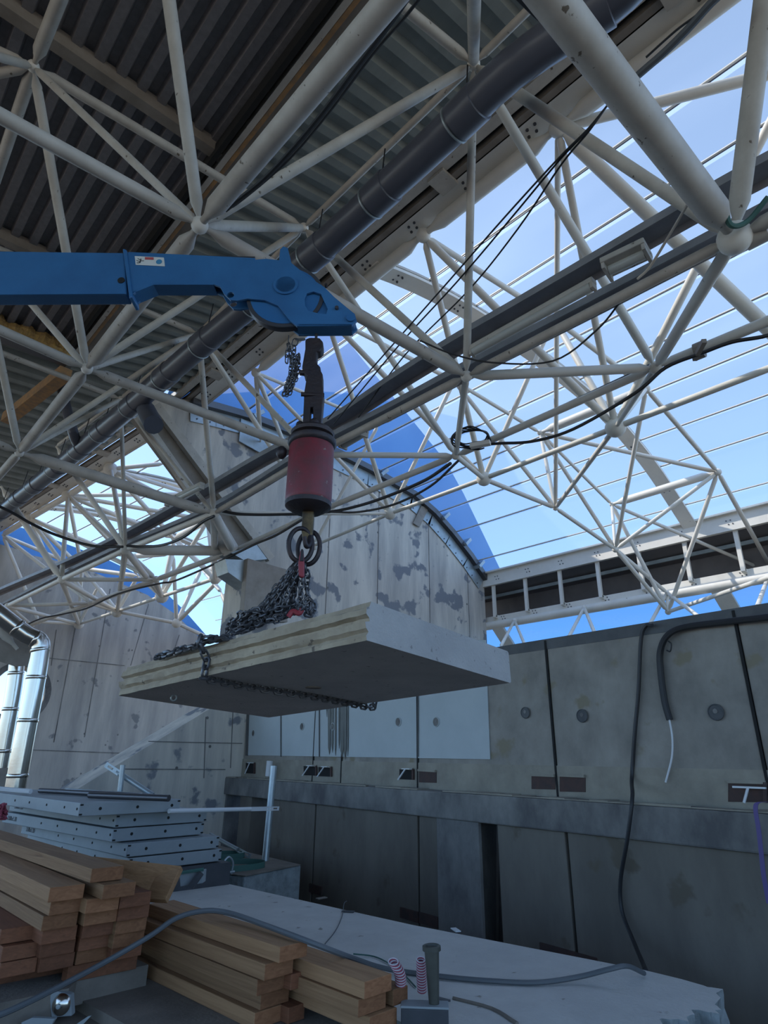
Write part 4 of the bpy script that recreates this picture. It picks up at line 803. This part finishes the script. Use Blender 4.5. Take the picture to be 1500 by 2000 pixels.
# tape/eye under the slab
q = atP(340, 1358, SC_+SR@V(0, 0, -ST/2), SR@V(0, 0, 1)); e = MB(); e.sweep(circle(q-V(0, 0, .015), BS, V(0, 0, 1), .018, 10)+[circle(q-V(0, 0, .015), BS, V(0, 0, 1), .018, 10)[0]], .005, 6, 1); e.build('lifting_eye', M['galv'], ls, smooth=True)
q = atP(612, 1343, SC_+SR@V(0, 0, -ST/2), SR@V(0, 0, 1)); MB().lathe(q+V(0, 0, .004), (0, 0, -1), [(0, .001), (0, .05), (.008, .045), (.009, .001)], 20).build('socket_patch', M['floor'], ls)
def onTop(x, y): return atP(x, y, SC_+SR@V(0, 0, ST/2+.015), SR@V(0, 0, 1))
def onFace(x, y): return atP(x, y, SC_+SR@V(0, -SW/2-.02, 0), SR@V(0, 1, 0))
def onBot(x, y): return atP(x, y, SC_+SR@V(0, 0, -ST/2-.015), SR@V(0, 0, 1))
# wrap chain: down the face, then under the slab to the far edge
wt = onFace(410, 1250); wbm = onFace(399, 1322); wbe = onBot(722, 1381)
topback = SC_+SR@V((SR.transposed()@(wt-SC_)).x, SW*.2, ST/2+.02)
chain_mb(MB(), [topback, wt+V(0, 0, .01), onFace(404, 1290), wbm, onBot(412, 1327), onBot(500, 1343), onBot(600, 1358), onBot(680, 1373), wbe, wbe+SR@V(0, .05, .03), wbe+SR@V(0, .06, .18)], .062, .0085, 0, 21).build('lifting_chain', M['chain'], origin=wbm, label='black chain wrapped down the ribbed edge and under the hanging slab', cat='chain', smooth=True)
# two big rings in the hook
for i, (cx, cy, lab) in enumerate(((588, 1064, 'left of two thick dark steel rings hanging in the hook'), (604, 1070, 'right of two thick dark steel rings hanging in the hook'))):
    c_ = hq(cx-1, cy, -.02+i*.05); ring = []; uu = (BS*.93+HD*(.25-.5*i)).normalized()
    for k in range(25): a_ = 2*math.pi*k/24; ring.append(c_+uu*math.cos(a_)*.078+V(0, 0, 1)*math.sin(a_)*.115)
    MB().sweep(ring, .016, 10, 2).build('lifting_ring', M['rust'], origin=c_, label=lab, cat='ring', smooth=True)
# chain legs spreading from the rings onto the slab: slab-local targets
base = hq(590, 1098, .0)
TY = (SR.transposed()@(base-SC_))
legs = []
rnd = random.Random(4)
tgt = [((446, 1238), -.0), ((458, 1232), .1), ((470, 1228), .2), ((486, 1224), .1), ((500, 1219), .25), ((512, 1214), .1), ((525, 1211), .2), ((540, 1206), .05), ((552, 1202), .2), ((566, 1197), .1), ((582, 1193), .1)]
for i, (t_, back) in enumerate(tgt):
    e_ = hq(t_[0], t_[1], -.02+.28*back+rnd.uniform(-.04, .1)); s_ = base+V(rnd.uniform(-.02, .02), rnd.uniform(-.03, .03), rnd.uniform(-.02, .02))+(BS*(-.02+.004*i))
    mid = s_.lerp(e_, .45)+V(0, 0, -.05+.01*i); mid2 = s_.lerp(e_, .8)+V(0, 0, -.05)
    words = ['outermost, reaching furthest left', 'second from the outer left', 'third from the outer left', 'fourth from the outer left', 'fifth from the outer left', 'middle one', 'fifth from the right', 'fourth from the right', 'third from the right', 'second from the right', 'nearest the red shortener at right']
    chain_mb(MB(), [s_, mid, mid2, e_], .050, .0078, .006, 40+i).build('lifting_chain', M['chain'], origin=base, label='grey chain leg fanning from the rings to the slab, '+words[i], cat='chain', group='chain legs under the hook', smooth=True)
hp_ = MB()
rnd = random.Random(8)
for i in range(15):
    pts = []
    for k in range(5):
        u = rnd.uniform(0, 1); x = 440+150*u; ytop = 1238-52*u; rise = 34*(1-abs(u-.35)); y = ytop+6-rnd.uniform(0, max(4, rise))
        pts.append(hq(x, y, rnd.uniform(-.08, .22)))
    chain_mb(hp_, sorted(pts, key=lambda p: p.dot(BS)), .05, .0078, .010, 70+i)
hp_.build('chain_heap', M['chain'], origin=hq(500, 1220), label='tangled heap of grey chain lying on the hanging slab below the legs', cat='chain', smooth=True, kind='stuff')
chain_mb(MB(), [onTop(455, 1247)+V(0, 0, .0), onFace(430, 1247)+V(0, .03, .0), onFace(380, 1262)+V(0, .03, .0), onFace(345, 1273)+V(0, .03, .0), onFace(308, 1283)+V(0, .03, .0)], .055, .010, .006, 33).build('lifting_chain', M['chain'], origin=onFace(380, 1256), label='dark chain lying along the slab top edge towards its left end', cat='chain', smooth=True)
chain_mb(MB(), [base+BS*.02, hq(600, 1130, .05), hq(601, 1160, .05), hq(600, 1185, .05), hq(604, 1196, .05)], .055, .009, .003, 51).build('lifting_chain', M['chain'], origin=base, label='dark chain leg hanging straight down right of the red shortener', cat='chain', smooth=True)
chain_mb(MB(), [hq(592, 1183, .04), hq(600, 1172, .04), hq(610, 1176, .04), hq(613, 1190, .04), hq(606, 1200, .04), hq(596, 1199, .04)], .05, .009, .003, 52).build('lifting_chain', M['chain'], origin=hq(600, 1190), label='loose dark chain loop at the right foot of the chain fan', cat='chain', smooth=True)
rs = empty('chain_shortener', hq(588, 1125), 'red chain shortener clevis just below the rings', 'chain hook')
MB().prism([hq(*p, -.09) for p in ((587, 1073), (592, 1073), (594, 1100), (594, 1125), (590, 1128), (583, 1124), (582, 1100))], HD*.03).build('body', M['redchain'], rs, bevel=.008)
MB().prism([hq(*p, -.095) for p in ((588, 1072), (592, 1072), (593, 1096), (585, 1096))], HD*.04).build('top_pin', M['rust'], rs, bevel=.004)
rg = empty('chain_shortener', hq(580, 1195), 'red grab hook lying on the slab at the foot of the chains', 'chain hook')
MB().sweep([hq(563, 1205, -.05), hq(572, 1194, -.05), hq(584, 1198, -.05), hq(590, 1190, -.05)], .017, 8, 5).build('body', M['redchain'], rg, smooth=True)
# ------------------------------------------------------------------ hanging cables on the right wall
WO = .44
def wpt(x, y, o=.06): return atW(x, y, o)
cable([wpt(1275, 1230, .1)+V(0, 0, .05), wpt(1262, 1222, .06), wpt(1252, 1250, .05), wpt(1247, 1350, .04), wpt(1240, 1430, .04), wpt(1234, 1520, .05), wpt(1235, 1558, .40), wpt(1225, 1640, .43), wpt(1212, 1720, .36), wpt(1215, 1780, .36), wpt(1238, 1840, .5), wpt(1255, 1880, .9), wpt(1262, 1897, 1.2)], .020, 'thin black cable hanging down the whole right wall over the ledge')
cable([wpt(1560, 1196, .12), wpt(1500, 1205, .1), wpt(1430, 1213, .08), wpt(1340, 1224, .08), wpt(1305, 1240, .08), wpt(1290, 1270, .06), wpt(1290, 1310, .05), wpt(1298, 1370, .05), wpt(1308, 1406, .05)], .034, 'thick black conduit bending over the wall top and ending cut off', 'black', 'conduit', 'conduit')
cable([wpt(1307, 1404, .05), wpt(1313, 1440, .05), wpt(1312, 1480, .05), wpt(1300, 1528, .05)], .010, 'thin white wire coming out of the cut black conduit', 'wire')
cable([wpt(1305, 1252, .1), wpt(1311, 1258, .1), wpt(1309, 1272, .1), wpt(1302, 1270, .1)], .008, 'tiny curl of wire hooked on the black conduit', 'black', n=4)
st = MB(); pts = [wpt(1500, 1566, .40), wpt(1480, 1568, .42), wpt(1476, 1582, .45), wpt(1482, 1620, .46), wpt(1487, 1665, .46), wpt(1492, 1710, .46), wpt(1502, 1765, .46)]
P_ = spline(pts, 5); st.rings([[p-WD*.018, p+WD*.018, p+WD*.018+WN*.006, p-WD*.018+WN*.006] for p in P_])
st.build('ratchet_strap', M['purple'], origin=pts[2], label='violet webbing strap hanging over the ledge at the right edge', cat='strap')
# hose over the lumber and slab
cable([atZ(-40, 1992, -1.30), atZ(10, 1978, -1.27), atZ(100, 1935, -1.22), atZ(200, 1882, -1.16), atZ(290, 1830, -1.05), atZ(345, 1793, -.97), atZ(400, 1779, -.94), atZ(450, 1784, -.955), atZ(520, 1808, -.97), atZ(600, 1838, -.99), atZ(690, 1872, -1.12), atZ(760, 1893, -1.34), atZ(870, 1908, -1.36), atZ(960, 1916, -1.36), atZ(1050, 1919, -1.36), atZ(1130, 1908, -1.34), atZ(1190, 1893, -1.28), atZ(1225, 1887, -1.27), atZ(1258, 1901, -1.36)], .016, 'dark grey hose snaking over the timber and across the pale slab', 'greycable', 'hose', 'hose')
# ------------------------------------------------------------------ lumber
def board(px, py, z, lab, L=3.6, az=None, w_=.20, h_=.075, roll=0, m='wood', group=None, pitch=0):
    p_ = atZ(px, py, z); az = az if az is not None else random.uniform(.0, .012)
    R = rotz(-az)@Matrix.Rotation(pitch, 3, 'X')@Matrix.Rotation(roll, 3, 'Y')
    mb = MB().box((w_/2, L/2, -h_/2), (w_, L, h_)); o = mb.build('lumber_board', M[m], bevel=.004, label=lab, cat='board', group=group)
    o.data.materials.append(M['woodend'])
    for f in o.data.polygons:
        if abs(f.normal.y) > .9 and m == 'wood': f.material_index = 1
    o.matrix_world = Matrix.Translation(p_)@R.to_4x4(); return o
AZ = -.02
def stackA():
    rows = [
     (180, 1697, -.64, 'topmost board of the left stack, pale and lying askew', 'wood', 3.4),
     (203, 1729, -.72, 'board directly under the topmost one, its end nearest the tilted plank', 'wood', 3.2),
     (98, 1734, -.72, 'top board of the second column from the left edge', 'wood', 3.6), (100, 1760, -.80, 'second board down in the second column from the left edge', 'wood', 3.6), (85, 1790, -.88, 'third board down in the second column from the left edge', 'wood', 3.6),
     (84, 1817, -.96, 'fourth board down in the second column from the left edge, dark red end', 'woodred', 3.6), (81, 1843, -1.04, 'fifth board down in the second column from the left edge', 'woodred', 3.6), (79, 1871, -1.12, 'lowest board in the second column from the left edge', 'woodred', 3.6),
     (3, 1816, -.96, 'top board of the leftmost column, cut by the frame edge', 'woodred', 3.6), (6, 1850, -1.04, 'middle board of the leftmost column', 'woodred', 3.6), (2, 1882, -1.12, 'lowest board of the leftmost column', 'woodred', 3.6),
     (170, 1757, -.80, 'top board of the third column, under the two askew ones', 'wood', 3.6), (167, 1781, -.88, 'second board down in the third column', 'wood', 3.6), (163, 1806, -.96, 'third board down in the third column', 'woodred', 3.6), (157, 1831, -1.04, 'fourth board down in the third column', 'woodred', 3.6), (151, 1857, -1.12, 'lowest board in the third column', 'wood', 3.6),
     (236, 1748, -.80, 'top board of the rightmost column in the left stack, red end', 'woodred', 3.6), (233, 1773, -.88, 'second board down in the rightmost column of the left stack', 'woodred', 3.6), (228, 1799, -.96, 'third board down in the rightmost column of the left stack', 'wood', 3.6), (223, 1826, -1.04, 'fourth board down in the rightmost column of the left stack', 'wood', 3.6), (219, 1850, -1.12, 'lowest board in the rightmost column of the left stack', 'woodred', 3.6)]
    for i, (x, y, z, lab, m_, L) in enumerate(rows):
        board(x, y, z, 'sawn timber, '+lab, L, AZ+((i*7) % 5-2)*.003-(.01 if i < 1 else 0), m=m_, h_=.076, group='boards of the left timber stack')
stackA()
for i, (a_, b_, lab) in enumerate((((-80, 1905), (132, 1868), 'dark timber bearer under the left columns of boards'), ((134, 1888), (270, 1862), 'dark timber bearer under the right columns of boards'))):
    p_, q_ = atZ(*a_, -1.2), atZ(*b_, -1.2); d_ = (q_-p_); d_.z = 0; f_ = V(-d_.y, d_.x, 0).normalized()*.09
    MB().prism([p_, q_, q_+f_, p_+f_], (0, 0, -.085)).build('timber_bearer', M['woodred'], origin=p_-V(0, 0, .085), label=lab, cat='beam', bevel=.004)
# tilted plank
pts = [atH(*p) for p in ((178, 1676, 5.2), (353, 1692, 5.0), (322, 1757, 4.9), (240, 1742, 5.15))]
a_, b_, c_, d_ = [atH(180, 1672, 5.3), atH(354, 1691, 5.0), atH(323, 1757, 4.9), atH(215, 1752, 5.25)]
nrm = (b_-a_).cross(c_-b_).normalized()*-.055
MB().prism([a_, b_, c_, d_], nrm if nrm.dot(HD) > 0 else -nrm).build('lumber_board', M['wood'], origin=c_, bevel=.004, label='wide plank standing tilted on edge behind the left timber stack', cat='board')
fB = (atZ(290, 1765, -1.0)-atZ(547, 1850, -1.0)); LB = fB.length; azB = math.atan2(fB.x, fB.y)
for i, (x, y, z, lab) in enumerate(((547, 1850, -1.00, 'top board of the middle timber stack, carrying the hose'), (518, 1884, -1.08, 'second board of the middle timber stack'), (503, 1914, -1.16, 'third board of the middle timber stack, set back'), (510, 1941, -1.24, 'fourth board of the middle timber stack'), (498, 1979, -1.32, 'lowest board of the middle timber stack'))):
    board(x, y, z, 'sawn timber, '+lab, LB-(.02*i), azB, h_=.078, w_=.205, group='boards of the middle timber stack')
    if i in (2, 4): board(x+66, y-10, z, 'reddish board end in the gap right of the '+('third' if i == 2 else 'lowest')+' layer of the middle stack', LB-.3, azB, h_=.076, w_=.12, m='woodred')
fC = (atZ(587, 1872, -1.10)-atZ(712, 1918, -1.10)); azC = math.atan2(fC.x, fC.y)
for i, (x, y, z, lab) in enumerate(((712, 1918, -1.10, 'top board of the right timber stack'), (700, 1953, -1.18, 'second board of the right timber stack'), (722, 1987, -1.26, 'lowest visible board of the right timber stack'))):
    board(x, y, z, 'sawn timber, '+lab, 1.9, azB+.02, h_=.078, w_=.21, group='boards of the right timber stack')
board(768, 1934, -1.18, 'sawn timber, short board poking out behind the right stack near the striped rope', 1.6, azB+.02, w_=.12, m='wood')
# ------------------------------------------------------------------ grey panels stack
def gpanel(x, y, z, i, lab, txt):
    p_ = atZ(x, y, z); W_p = 1.15; R = rotz(math.radians((5, 6, 7, 5, 4)[i])); Lp = 3.0
    e = empty('form_panel', p_+V(0, 0, -.13), lab, 'panel', 'grey panels stacked behind the timber')
    B = lambda u, v, w: p_+R@V(u, v, w)
    f = MB(); f.box(B(W_p/2, Lp/2, -.065), (W_p, Lp, .128), R); fr_ = f.build('frame', M['panel'], e, bevel=.008)
    for u in (.19, .55, .91):
        MB().lathe(B(u*W_p, 0, -.062), R@V(0, -1, 0), [(-.01, .016), (.004, .016), (.005, .001)], 12).build('hole', M['hole'], fr_)
    hs_ = []
    for v in (.02, .33, .8, 1.3, 1.75):
        hs_.append((B(0, v+.03, -.06), R@V(-1, 0, 0)))
    bolts(hs_, .013, .004, 'hole', fr_, 'side_hole', 8)
    rv = MB()
    for u in (.02, W_p-.02):
        for w in (-.02, -.11): rv.box(B(u, -.002, w), (.03, .01, .015), R)
    rv.build('corner_slots', M['hole'], e)
    if txt:
        cu = bpy.data.curves.new('marking', 'FONT'); cu.body = txt; cu.size = .075; cu.extrude = .001; cu.align_x = 'CENTER'; cu.align_y = 'CENTER'
        to = bpy.data.objects.new('tmp', cu); COL.objects.link(to); me = bpy.data.meshes.new_from_object(to.evaluated_get(bpy.context.evaluated_depsgraph_get())); bpy.data.objects.remove(to)
        me.materials.clear(); me.materials.append(M['boxdark']); t = bpy.data.objects.new('marking', me); link(t, e)
        MM = Matrix((R@V(0, -1, 0), V(0, 0, 1), R@V(-1, 0, 0))).transposed().to_4x4(); MM.translation = B(-.004, Lp-.32, -.065); t.matrix_parent_inverse = Matrix.Identity(4); t.matrix_basis = e.matrix_basis.inverted()@MM
for i, a_ in enumerate(((157, 1568, -.45, 'topmost grey form panel of the stack, carrying the steel tubes', '3.00x1.20'), (228, 1591, -.59, 'second grey form panel from the top of the stack', '3.00x1.20'), (222, 1619, -.73, 'third grey form panel from the top of the stack', '3.00x1.20'), (250, 1648, -.87, 'fourth grey form panel from the top, pushed out to the right', '3.00x1.20'), (253, 1676, -1.01, 'lowest full grey form panel of the stack', ''))):
    gpanel(a_[0], a_[1], a_[2], i, a_[3], a_[4])
pb_ = atZ(300, 1700, -1.15); MB().box((pb_.x+.5, pb_.y+1.0, -1.27), (.9, 2.0, .24), rotz(0)).build('timber_bearer', M['boxdark'], origin=(pb_.x+.5, pb_.y+1, -1.39), label='dark packing under the stack of grey panels', cat='beam')
fx = empty('metal_shoe', atZ(375, 1725, -1.36), 'small grey metal shoe with green edge at the corner of the panel stack', 'metal part')
MB().prism([atH(*p, 6.6) for p in ((350, 1708), (398, 1700), (396, 1725), (352, 1732))], HD*.1).build('body', M['panel'], fx, bevel=.005)
MB().tube(atH(393, 1704, 6.55), atH(373, 1732, 6.55), .03, 6, False).build('hook_bar', M['boxdark'], fx); MB().tube(atH(350, 1705, 6.55), atH(398, 1698, 6.55), .015, 6, False).build('green_edge', M['green'], fx)
# steel tubes on top
def tubeobj(p, q, zp, zq, r, lab, m='steel', hollow=True):
    a_ = atZ(*p, zp); b_ = atZ(*q, zq); o = MB().tube(a_, b_, r, 14, False).build('steel_tube', M[m], origin=a_, label=lab, cat='tube', smooth=True)
    return o
tubeobj((78, 1544), (300, 1556), -.415, -.415, .030, 'long dark steel tube lying across the top grey panel')
tubeobj((175, 1553), (330, 1559), -.41, -.41, .034, 'thick dark steel tube on the top panel, its open end at right')
tubeobj((130, 1542), (278, 1552), -.40, -.40, .016, 'thin bright steel rod beside the dark tubes on the top panel', 'galv')
def slotbar(p, q, lab, m='galv', r=.02, slot=True):
    a_, b_ = p, q; e = empty('slotted_strut', a_, lab, 'strut'); d_ = (b_-a_).normalized(); L = (b_-a_).length
    MB().tube(a_+d_*L*.3, b_, r, 12, False).build('tube', M[m], e, smooth=True)
    s_ = d_.cross(HD).normalized()
    f = MB().plate([a_-s_*r, a_+d_*L*.34-s_*r, a_+d_*L*.34+s_*r, a_+s_*r], [[a_+d_*.04-s_*r*.4, a_+d_*.12-s_*r*.4, a_+d_*.12+s_*r*.4, a_+d_*.04+s_*r*.4], [a_+d_*.17-s_*r*.4, a_+d_*.26-s_*r*.4, a_+d_*.26+s_*r*.4, a_+d_*.17+s_*r*.4]], HD*.012); f.build('slotted_end', M[m], e)
slotbar(atH(206, 1493, 8.9), atH(298, 1553, 8.6), 'galvanised strut with slotted end leaning above the panel stack', r=.032)
MB().tube(atH(240, 1494, 8.7), atH(234, 1548, 8.7), .03, 12, False).build('steel_post', M['galv'], origin=atH(234, 1548, 8.7), label='short upright post crossing the slotted strut above the panels', cat='post', smooth=True)
slotbar(atH(545, 1579, 9.4), atH(330, 1584, 8.0), 'long white horizontal strut reaching from the panels past the upright post', 'wire', r=.025)
slotbar(atZ(489, 1673, -1.34), atZ(410, 1630, -1.1), 'galvanised strut lying sloped on the concrete block behind the panels', r=.03)
# block behind with post, straps
bk0 = [atZ(*p, -1.38) for p in ((588, 1690), (440, 1722), (395, 1640), (480, 1652))]
blk = MB().prism([atZ(588, 1690, -1.38), atZ(478, 1712, -1.38), V(4.30, 8.9, -1.38), V(4.35, 11.6, -1.38), V(6.0, 11.6, -1.38)], (0, 0, -3.1)).build('concrete_block', M['slabedge'], origin=(5.2, 9.5, -4.5), label='rough grey concrete block standing in the pit beyond the pale slab', cat='block', bevel=.02)
MB().prism([atZ(587, 1690, -1.375), atZ(479, 1712, -1.375), V(4.32, 8.9, -1.375), V(4.37, 11.58, -1.375), V(5.98, 11.58, -1.375)], (0, 0, .01)).build('block_top', M['floor'], blk)
pbs = atZ(518, 1682, -1.37); hp2 = math.hypot(pbs.x, pbs.y)
MB().tube(pbs, atH(535, 1496, hp2+.1), .05, 14, False).build('steel_post', M['galv'], origin=pbs, label='tall upright galvanised post standing on the concrete block', cat='post', smooth=True)
MB().tube(atW(524, 1516, .2), atW(527, 1486, .2), .06, 14, False).build('steel_post', M['wire'], origin=atW(524, 1516, .2), label='short pale pipe stub standing on the ledge near the corner', cat='post', smooth=True)
for i, (cx, cy, rx, lab) in enumerate(((440, 1696, .52, 'larger green webbing loop lying on the concrete block'), (432, 1676, .33, 'smaller green webbing loop behind the larger one'))):
    c_ = atZ(cx, cy, -1.36); ring = circle(c_, V(.95, -.3, 0).normalized(), V(.3, .95, 0).normalized(), rx, 22, rx*.6); m = MB(); ring.append(ring[0]); P_ = spline(ring, 2)
    m.rings([[p_, p_+V(0, 0, .07), p_+V(.012, 0, .07), p_+V(.012, 0, 0)] for p_ in P_]); m.build('webbing_sling', M['green'], origin=c_, label=lab, cat='strap', smooth=True)
sk_ = MB(); c_ = atZ(445, 1690, -1.25); sk_.sweep([c_+V(-.06, 0, -.1), c_+V(-.07, 0, .02), c_+V(0, 0, .09), c_+V(.07, 0, .02), c_+V(.06, 0, -.1)], .014, 8, 5); sk_.tube(c_+V(-.1, 0, -.08), c_+V(.1, 0, -.08), .016, 8, False)
sk_.build('shackle', M['galv'], origin=c_, label='small galvanised shackle on the green webbing loop', cat='shackle', smooth=True)
# ------------------------------------------------------------------ post, box and ropes in the foreground
zb = -1.37
hP = math.hypot(*atZ(838, 1985, -1.30).xy)
pe = empty('tapered_post', atH(848, 1966, hP), 'dark tapered post with flat cap standing in the black box at the bottom', 'post')
a_ = atH(848, 1964, hP); b_ = atH(843, 1852, hP); rr = .038
MB().lathe(a_, b_-a_, [(0, .028), ((b_-a_).length, .042)], 20).build('shaft', M['pole'], pe, smooth=True)
MB().lathe(b_, b_-a_, [(-.012, .040), (-.01, .052), (.012, .052), (.016, .044), (.012, .036), (.002, .034)], 20).build('cap', M['pole'], pe, smooth=True)
bx = empty('tool_box', atH(830, 2040, hP), 'black plastic box with pale rim at the bottom edge of the frame', 'box')
B0_, B1_ = atH(783, 1970, hP-.05), atH(876, 1973, hP-.05); dd = (B1_-B0_); dd.z = 0; fd = V(-dd.y, dd.x, 0).normalized()
MB().prism([B0_, B1_, B1_+fd*.10, B0_+fd*.10], (0, 0, -.16)).build('body', M['boxdark'], bx, bevel=.006)
MB().prism([B0_+V(0, 0, .001)-dd*.01-fd*.004, B1_+dd*.01-fd*.004, B1_+dd*.01+fd*.105, B0_-dd*.01+fd*.105], (0, 0, .012)).build('rim', M['panel'], bx, bevel=.004)
def ropebundle(p0, p1, r, h, lab, n=13, bent=0):
    a_, b_ = atH(*p0, h), atH(*p1, h); e = empty('rope_bundle', b_, lab, 'rope', 'striped rope bundles'); d_ = b_-a_
    for i in range(n):
        c_ = a_+d_*(i/(n-1))+BS*bent*math.sin(i/(n-1)*3.1); ring = circle(c_, BS, (V(0, 0, .35)+HD*.9).normalized(), r*(1-.12*abs(i/(n-1)-.5)), 14); ring.append(ring[0])
        MB().sweep(ring, d_.length/n*.55, 6, 1).build('rope_turn', M['ropered'] if i % 2 else M['ropewhite'], e, smooth=True)
ropebundle((822, 1874), (824, 1934), .026, hP+.10, 'red and white striped rope bundle leaning on the tapered post', 24)
ropebundle((768, 1878), (782, 1922), .030, hP+.05, 'red and white striped rope bundle behind the right timber stack', 18, .015)
cable([atZ(690, 1863, -1.36), atZ(730, 1868, -1.37), atZ(760, 1882, -1.37), atZ(790, 1905, -1.37), atZ(812, 1928, -1.37)], .005, 'thin blue green string on the pale slab by the striped ropes', 'green', 'string', 'string', 4)
cable([atZ(635, 1843, -1.37), atZ(655, 1818, -1.37), atZ(668, 1790, -1.37), atZ(672, 1765, -1.37), atZ(677, 1760, -1.37)], .004, 'thin dark string lying across the middle of the pale slab', 'greycable', 'string', 'string', 4)
for i, (x, y, lab) in enumerate(((628, 1754, 'small scrap of grey tape at the far edge of the slab'), (890, 1816, 'small white paper scrap at the far edge of the slab'), (680, 1780, 'dark wood chip in the middle of the slab'))):
    p_ = atZ(x, y, -1.372); MB().box(p_, (.12, .05, .008), rotz(i*1.1)).build('scrap', [M['floor'], M['wire'], M['steel']][i], origin=p_, label=lab, cat='debris')
MB().sweep([atZ(885, 1950, -1.375), atZ(960, 1970, -1.375), atZ(1010, 2000, -1.375)], .012, 6, 4).build('wood_splinter', M['floor'], origin=atZ(960, 1970, -1.37), label='long thin splinter of wood on the near part of the slab', cat='debris')
MB().prism([atZ(855, 1950, -1.375), atZ(880, 1957, -1.375), atZ(853, 1957, -1.375)], (0, 0, .012)).build('metal_shard', M['steel'], origin=atZ(860, 1955, -1.37), label='dark pointed metal shard right of the tapered post', cat='debris')
# ------------------------------------------------------------------ metal parts bottom left
me_ = empty('lamp_reflector', atH(115, 1992, hM), 'pale metal plate with a polished round dome among the scrap', 'metal part')
pl_ = [atH(*p, hM) for p in ((96, 1943), (112, 1936), (138, 1943), (140, 1985), (100, 1988))]
MB().prism(pl_, HD*.05).build('plate', M['panel'], me_, bevel=.006)
cc = atH(119, 1962, hM-.01); MB().lathe(cc, -HD, [(0, .055), (.004, .054), (.02, .04), (.028, .02), (.03, .001)], 24).build('dome', M['duct'], me_, smooth=True)
MB().lathe(cc-HD*.03, -HD, [(0, .014), (.008, .012), (.009, .001)], 12).build('hub', M['galv'], me_, smooth=True)
mw = empty('metal_disc', atH(34, 1988, hM), 'small pale metal wheel lying among the scrap at bottom left', 'metal part')
MB().lathe(atH(34, 1980, hM), (-HD+V(0, 0, .5)+BS*.4), [(0, .001), (0, .04), (.03, .042), (.032, .03), (.045, .02), (.046, .001)], 20).build('rim', M['galv'], mw, smooth=True)
MB().prism([atH(*p, hM-.15) for p in ((40, 1998), (62, 1988), (108, 1990), (100, 2003), (60, 2030))], HD*.03).build('metal_plate', M['panel'], origin=atH(70, 2010, hM-.15), bevel=.004, label='pale bent metal plate at the very bottom left', cat='metal part')
MB().tube(atH(52, 1992, hM), atH(60, 1968, hM), .012, 8, False).build('metal_stub', M['galv'], origin=atH(52, 1992, hM), label='short pale metal stub between wheel and domed plate', cat='metal part', smooth=True)
MB().prism([atH(*p, hM-.05) for p in ((145, 2003), (172, 1985), (178, 1984), (160, 2003))], HD*.01).build('metal_strip', M['galv'], origin=atH(160, 2000, hM-.05), label='narrow shiny metal strip right of the domed plate', cat='metal part')
cable([atH(-10, 1540, 9.5), atH(20, 1543, 9.4), atH(60, 1546, 9.2)], .03, 'pale rail lying level left of the panel stack', 'wire', 'rail', 'steel_rail', 2)
mc = MB(); rnd = random.Random(12)
for i in range(9): mc.sweep([atH(-8+rnd.uniform(0, 22), 1568+rnd.uniform(0, 34), 8.8+rnd.uniform(0, .3)) for k in range(5)], .014, 6, 5)
mc.build('cord_tangle', M['ropered'], origin=atH(5, 1600, 8.8), label='tangle of red and white cord left of the panel stack', cat='cord', kind='stuff', smooth=True)
